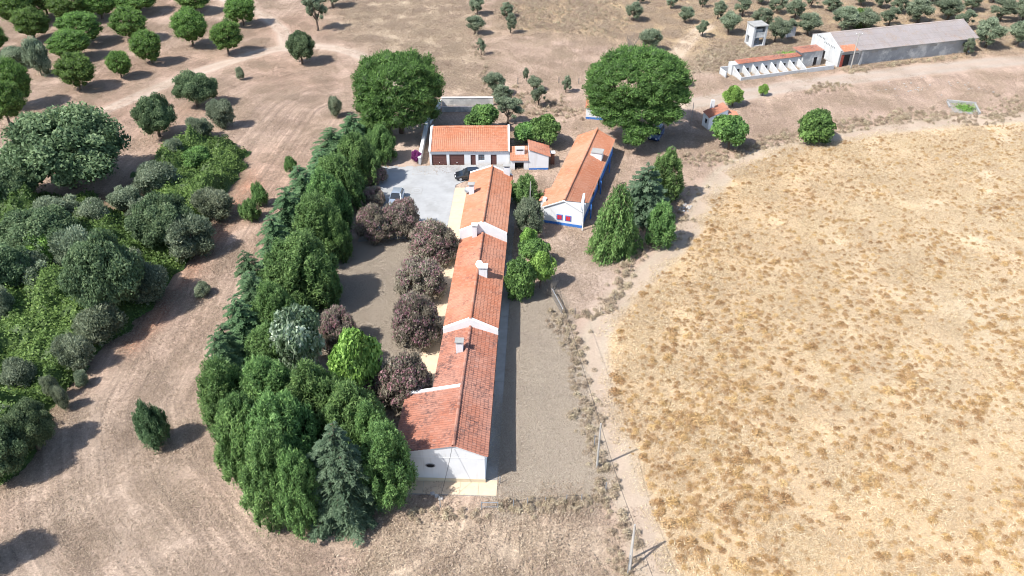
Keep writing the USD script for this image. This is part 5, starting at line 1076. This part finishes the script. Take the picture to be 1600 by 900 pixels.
# sunken stone trough at the lane's far bend
tx, ty = G(1506, 172); Tr = thing("stone_trough", "open square stone basin with green growth inside", "basin", (tx, ty, 0), -14)
for q_ in (bx(-2.4, 2.4, 2.6, 2.9, -.3, .55), bx(2.1, 2.4, -1.3, 2.6, -.3, .4), bx(-2.4, -2.1, .5, 2.6, -.3, .3), bx(-2.4, 2.1, -1.6, -1.3, -.3, .12)): part(Tr, "side", q_, "concrete")
part(Tr, "floor", bx(-2.1, 2.1, -1.3, 2.6, -.2, .04), "earth" if 0 else "concrete")
rng = np.random.default_rng(77); Pq = np.c_[rng.normal(.4, .75, 700), rng.normal(.4, .8, 700), rng.uniform(.1, .5, 700)]
V, Fq = cards(Pq, np.tile([0, 0, 1.0], (700, 1)), .3, .4, rng); p_ = put("/World/basin_weeds", (V + [tx, ty, 0], Fq), "leaf_bright", tone=np.repeat(rng.random(700) * .6, 4)); tag(stage.GetPrimAtPath(p_), "fresh green weeds growing inside the stone basin", "weeds", kind="stuff")
rng = np.random.default_rng(78); xw, yw = G(1240, 88); Pq = np.c_[rng.normal(0, 1.5, 900), rng.normal(0, .7, 900), rng.uniform(.05, .8, 900)]
V, Fq = cards(Pq, np.tile([0, 0, 1.0], (900, 1)), .34, .4, rng); p_ = put("/World/green_weeds", (V + [xw, yw, 0], Fq), "leaf_bright", tone=np.repeat(rng.random(900) * .7, 4)); tag(stage.GetPrimAtPath(p_), "green weeds behind the pens' tall room", "weeds", kind="stuff")

# rubble and stones
ST = np.random.default_rng(91)
def stone(label, px, py, r, group=None):
    x, y = G(px, py); m = trimesh.creation.icosphere(1); v = m.vertices * ST.uniform(.55, 1.2, (len(m.vertices), 1)) * np.array([1, .8, .6]) * r + [x, y, r * .3]
    p_ = put(numbered("/World", "pale_stone"), (v, m.faces), "rubble"); tag(stage.GetPrimAtPath(p_), label, "stone", group)
for k_ in range(46): stone("pale rubble stone scattered on the bare slope below the road", ST.uniform(1368, 1560), ST.normal(137, 7), ST.uniform(.09, .24), "pale rubble below the road")
for k_ in range(14): stone("pale stone in the heap beside the dark cypress shadow", ST.normal(1066, 7), ST.normal(326, 4), ST.uniform(.15, .38), "stone heap by the lane")
for k_, (a, b) in enumerate(((682, 776), (689, 780), (676, 772))): stone(("middle pale stone on the front pavement by the cable post", "lowest pale stone beside the cable post", "leftmost pale stone on the front pavement")[k_], a, b, .26)

# ------------------------------------------------------------------ dry grass, tussocks and weeds
def tuft(rng, n, rad, h, L, aspect, flat=.5):
    """A tuft: blades fanning from the ground."""
    a = rng.uniform(0, 6.283, n); q = rng.random(n) ** .6; P = np.c_[np.cos(a) * q * rad, np.sin(a) * q * rad, h * (1 - q ** 2 * .8) * rng.uniform(.35, 1, n)]
    D = np.c_[np.cos(a) * q, np.sin(a) * q, np.full(n, 1 - flat)]
    V, F = cards(P, unit(rng.normal(size=(n, 3)) + [0, 0, .6]), L, aspect, rng, D=D, spread=.2)
    return V, F, np.repeat(np.clip(rng.normal(.5, .2) + rng.normal(0, .2, n), 0, 1), 4)
def scatter(name, label, cat_, protos, mt, P, scale, rng):
    pi = UsdGeom.PointInstancer.Define(stage, f"/World/{name}"); rel = pi.CreatePrototypesRel()
    for k, (V, F, t) in enumerate(protos):
        q = put(numbered(f"/World/{name}", "tuft"), (V, F), mt, tone=t); rel.AddTarget(q)
    n = len(P); x, y = P[:, 0], P[:, 1]
    z = relief(x, y) + .03
    pi.CreateProtoIndicesAttr(Vt.IntArray.FromNumpy(rng.integers(0, len(protos), n).astype(np.int32)))
    pi.CreatePositionsAttr(Vt.Vec3fArray.FromNumpy(np.stack([x, y, z], -1).astype(np.float32)))
    a = rng.uniform(0, np.pi, n)
    pi.CreateOrientationsAttr(Vt.QuathArray([Gf.Quath(float(math.cos(t)), 0.0, 0.0, float(math.sin(t))) for t in a]))
    s = np.broadcast_to(scale, n); pi.CreateScalesAttr(Vt.Vec3fArray.FromNumpy(np.stack([s, s, s * rng.uniform(.7, 1.15, n)], -1).astype(np.float32)))
    tag(pi, label, cat_, kind="stuff")
def in_view(P, margin=1.06):
    Z = depth_at(P[:, 0], P[:, 1]); u = np.abs(P[:, 0] / Z * FPX) < 800 * margin
    Yv = -(P[:, 1] * math.sin(PITCH) - CAM_H * math.cos(PITCH)) / Z * FPX
    return u & (np.abs(Yv) < 450 * margin)
def spread(poly, n, rng, soft=0.0):
    x0, y0, x1, y1 = poly.bounds; P = np.c_[rng.uniform(x0, x1, n), rng.uniform(y0, y1, n)]; P = P[in_view(P)]
    Q = P + rng.normal(0, soft, P.shape) if soft else P; return P[shapely.contains(poly, shapely.points(Q[:, 0], Q[:, 1]))]
VIEW = sg.box(-130, 34, 130, 200)
rng = np.random.default_rng(801)
P = spread(FIELD.buffer(-.4), 96000, rng); dens = n2(P[:, 0], P[:, 1], 7, 55, 3); P = P[rng.random(len(P)) < np.clip(.12 + 2.2 * (dens - .33), .15, 1)]
near = np.clip(1.25 - (P[:, 1] - 40) / 150, .55, 1.2)
scatter("field_tussocks", "tawny tussocks of dead grass dotted all over the golden field", "grass", [tuft(np.random.default_rng(810 + k), 170, .50, .50, .24, .24) for k in range(6)], "dry_tussock", P, rng.gamma(4, .098, len(P)).clip(.16, 1.1) * (.75 + .5 * n2(P[:, 0], P[:, 1], 5, 58, 2)) * near, rng)
def patch(rng, size, n, L, aspect, h):
    P_ = np.c_[rng.uniform(-size / 2, size / 2, (n, 2)), rng.uniform(.02, h, n)]
    V, F = cards(P_, unit(rng.normal(size=(n, 3)) + [0, 0, 1.0]), L, aspect, rng, D=np.c_[rng.normal(size=(n, 2)), rng.uniform(-.1, .8, n)], spread=.3)
    return V, F, np.repeat(np.clip(.5 + rng.normal(0, .18, n), 0, 1), 4)
P = spread(FIELD.buffer(-.2), 9000, rng)
scatter("field_straw", "pale straw lying between the tussocks of the golden field", "straw", [patch(np.random.default_rng(830 + k), 3.2, 260, .27, .16, .16) for k in range(5)], "dry_straw", P, rng.uniform(.8, 1.3, len(P)), rng)
lanes = shapely.union_all([sg.LineString(l_).buffer(w_ / 2 + .3) for l_, w_, c_ in TRACK_LINES.values()])
yard_ = world_poly([(560, 258), (800, 258), (800, 280), (700, 352), (690, 385), (560, 380)]); hp = sg.Polygon([(HO[0] + t_ * ca - s_ * sa, HO[1] + t_ * sa + s_ * ca) for t_, s_ in ((-9, -1.6), (1.3, -1.6), (1.3, 54), (-8.3, 54))])
rest = VIEW.difference(shapely.union_all([FIELD, THICKET.buffer(.5), lanes, yard_, hp]))
straw_areas = shapely.union_all([OCHRE_TR, SCRUB_TR, YELLOW_BOT, PALE_TOP])
P = spread(rest.difference(shapely.union_all([LAWN_L, LAWN_R, straw_areas])), 16000, rng, 1.2)
scatter("dry_stubble", "clods and mown dead grass strewn over the bare earth", "stubble", [patch(np.random.default_rng(840 + k), 3.4, 420, .125, .34, .09) for k in range(6)], "dry_clod", P, rng.uniform(.7, 1.3, len(P)), rng)
P = spread(rest.intersection(straw_areas), 12000, rng, 2.2)
scatter("dry_grass", "straw coloured dead grass on the slopes and under the olives", "grass", [patch(np.random.default_rng(850 + k), 3.2, 300, .22, .26, .22) for k in range(5)], "dry_straw" if 0 else "dry_clod", P, rng.uniform(.7, 1.3, len(P)), rng)
P = spread(rest.intersection(shapely.union_all([LAWN_L, LAWN_R])), 9000, rng, .5)
scatter("dead_lawn", "short dead grass of the two garden lawns", "grass", [patch(np.random.default_rng(860 + k), 3.0, 260, .14, .3, .05) for k in range(4)], "dry_grey", P, rng.uniform(.8, 1.2, len(P)), rng)
# taller weeds along fences, lane and in rough ground
WP = []
for pts, w_, n_ in (([(868, 494), (890, 520), (902, 560), (905, 600), (918, 640), (925, 680), (937, 735), (947, 772), (962, 805), (972, 850), (986, 905)], 1.6, 260), ([(780, 790), (830, 793), (880, 790), (940, 778)], .8, 110), ([(885, 494), (930, 492), (965, 455), (985, 412), (1012, 385)], 1.3, 140),
    ([(1070, 250), (1150, 240), (1220, 217), (1300, 203), (1380, 188), (1425, 180)], 2.4, 420), ([(1320, 113), (1400, 101), (1495, 91)], 1.2, 120), ([(1262, 142), (1320, 134)], 2.2, 60), ([(1420, 182), (1480, 184), (1560, 184), (1590, 165), (1570, 150)], 3.4, 240), ([(740, 0), (748, 60), (755, 100), (765, 150)], 1.6, 90), ([(800, 150), (850, 165), (895, 180)], 5, 130),
    ([(1080, 290), (1060, 330), (1050, 380)], 2.5, 50), ([(640, 806), (700, 806), (760, 808)], 1.0, 26)):
    L_ = spline(G(*np.array(pts, float).T), .5); k = rng.integers(0, len(L_), n_); WP.append(L_[k] + rng.normal(0, w_ / 2.2, (n_, 2)))
WP.append(spread(SCRUB_TR.difference(lanes), 2600, rng)[:420])
top_c = world_poly([(770, -10), (960, -10), (985, 40), (960, 62), (800, 44)]); WP.append(spread(top_c, 8000, rng)[:700])
P = np.vstack(WP); P = P[~shapely.contains(shapely.union_all([hp, yard_]), shapely.points(P[:, 0], P[:, 1]))]
scatter("dry_weeds", "brown dead weeds along the fences, lane edge and rough ground", "weeds", [tuft(np.random.default_rng(870 + k), 110, .45, .75, .30, .20, .35) for k in range(5)], "dry_weed", P, rng.uniform(.3, 1.0, len(P)), rng)
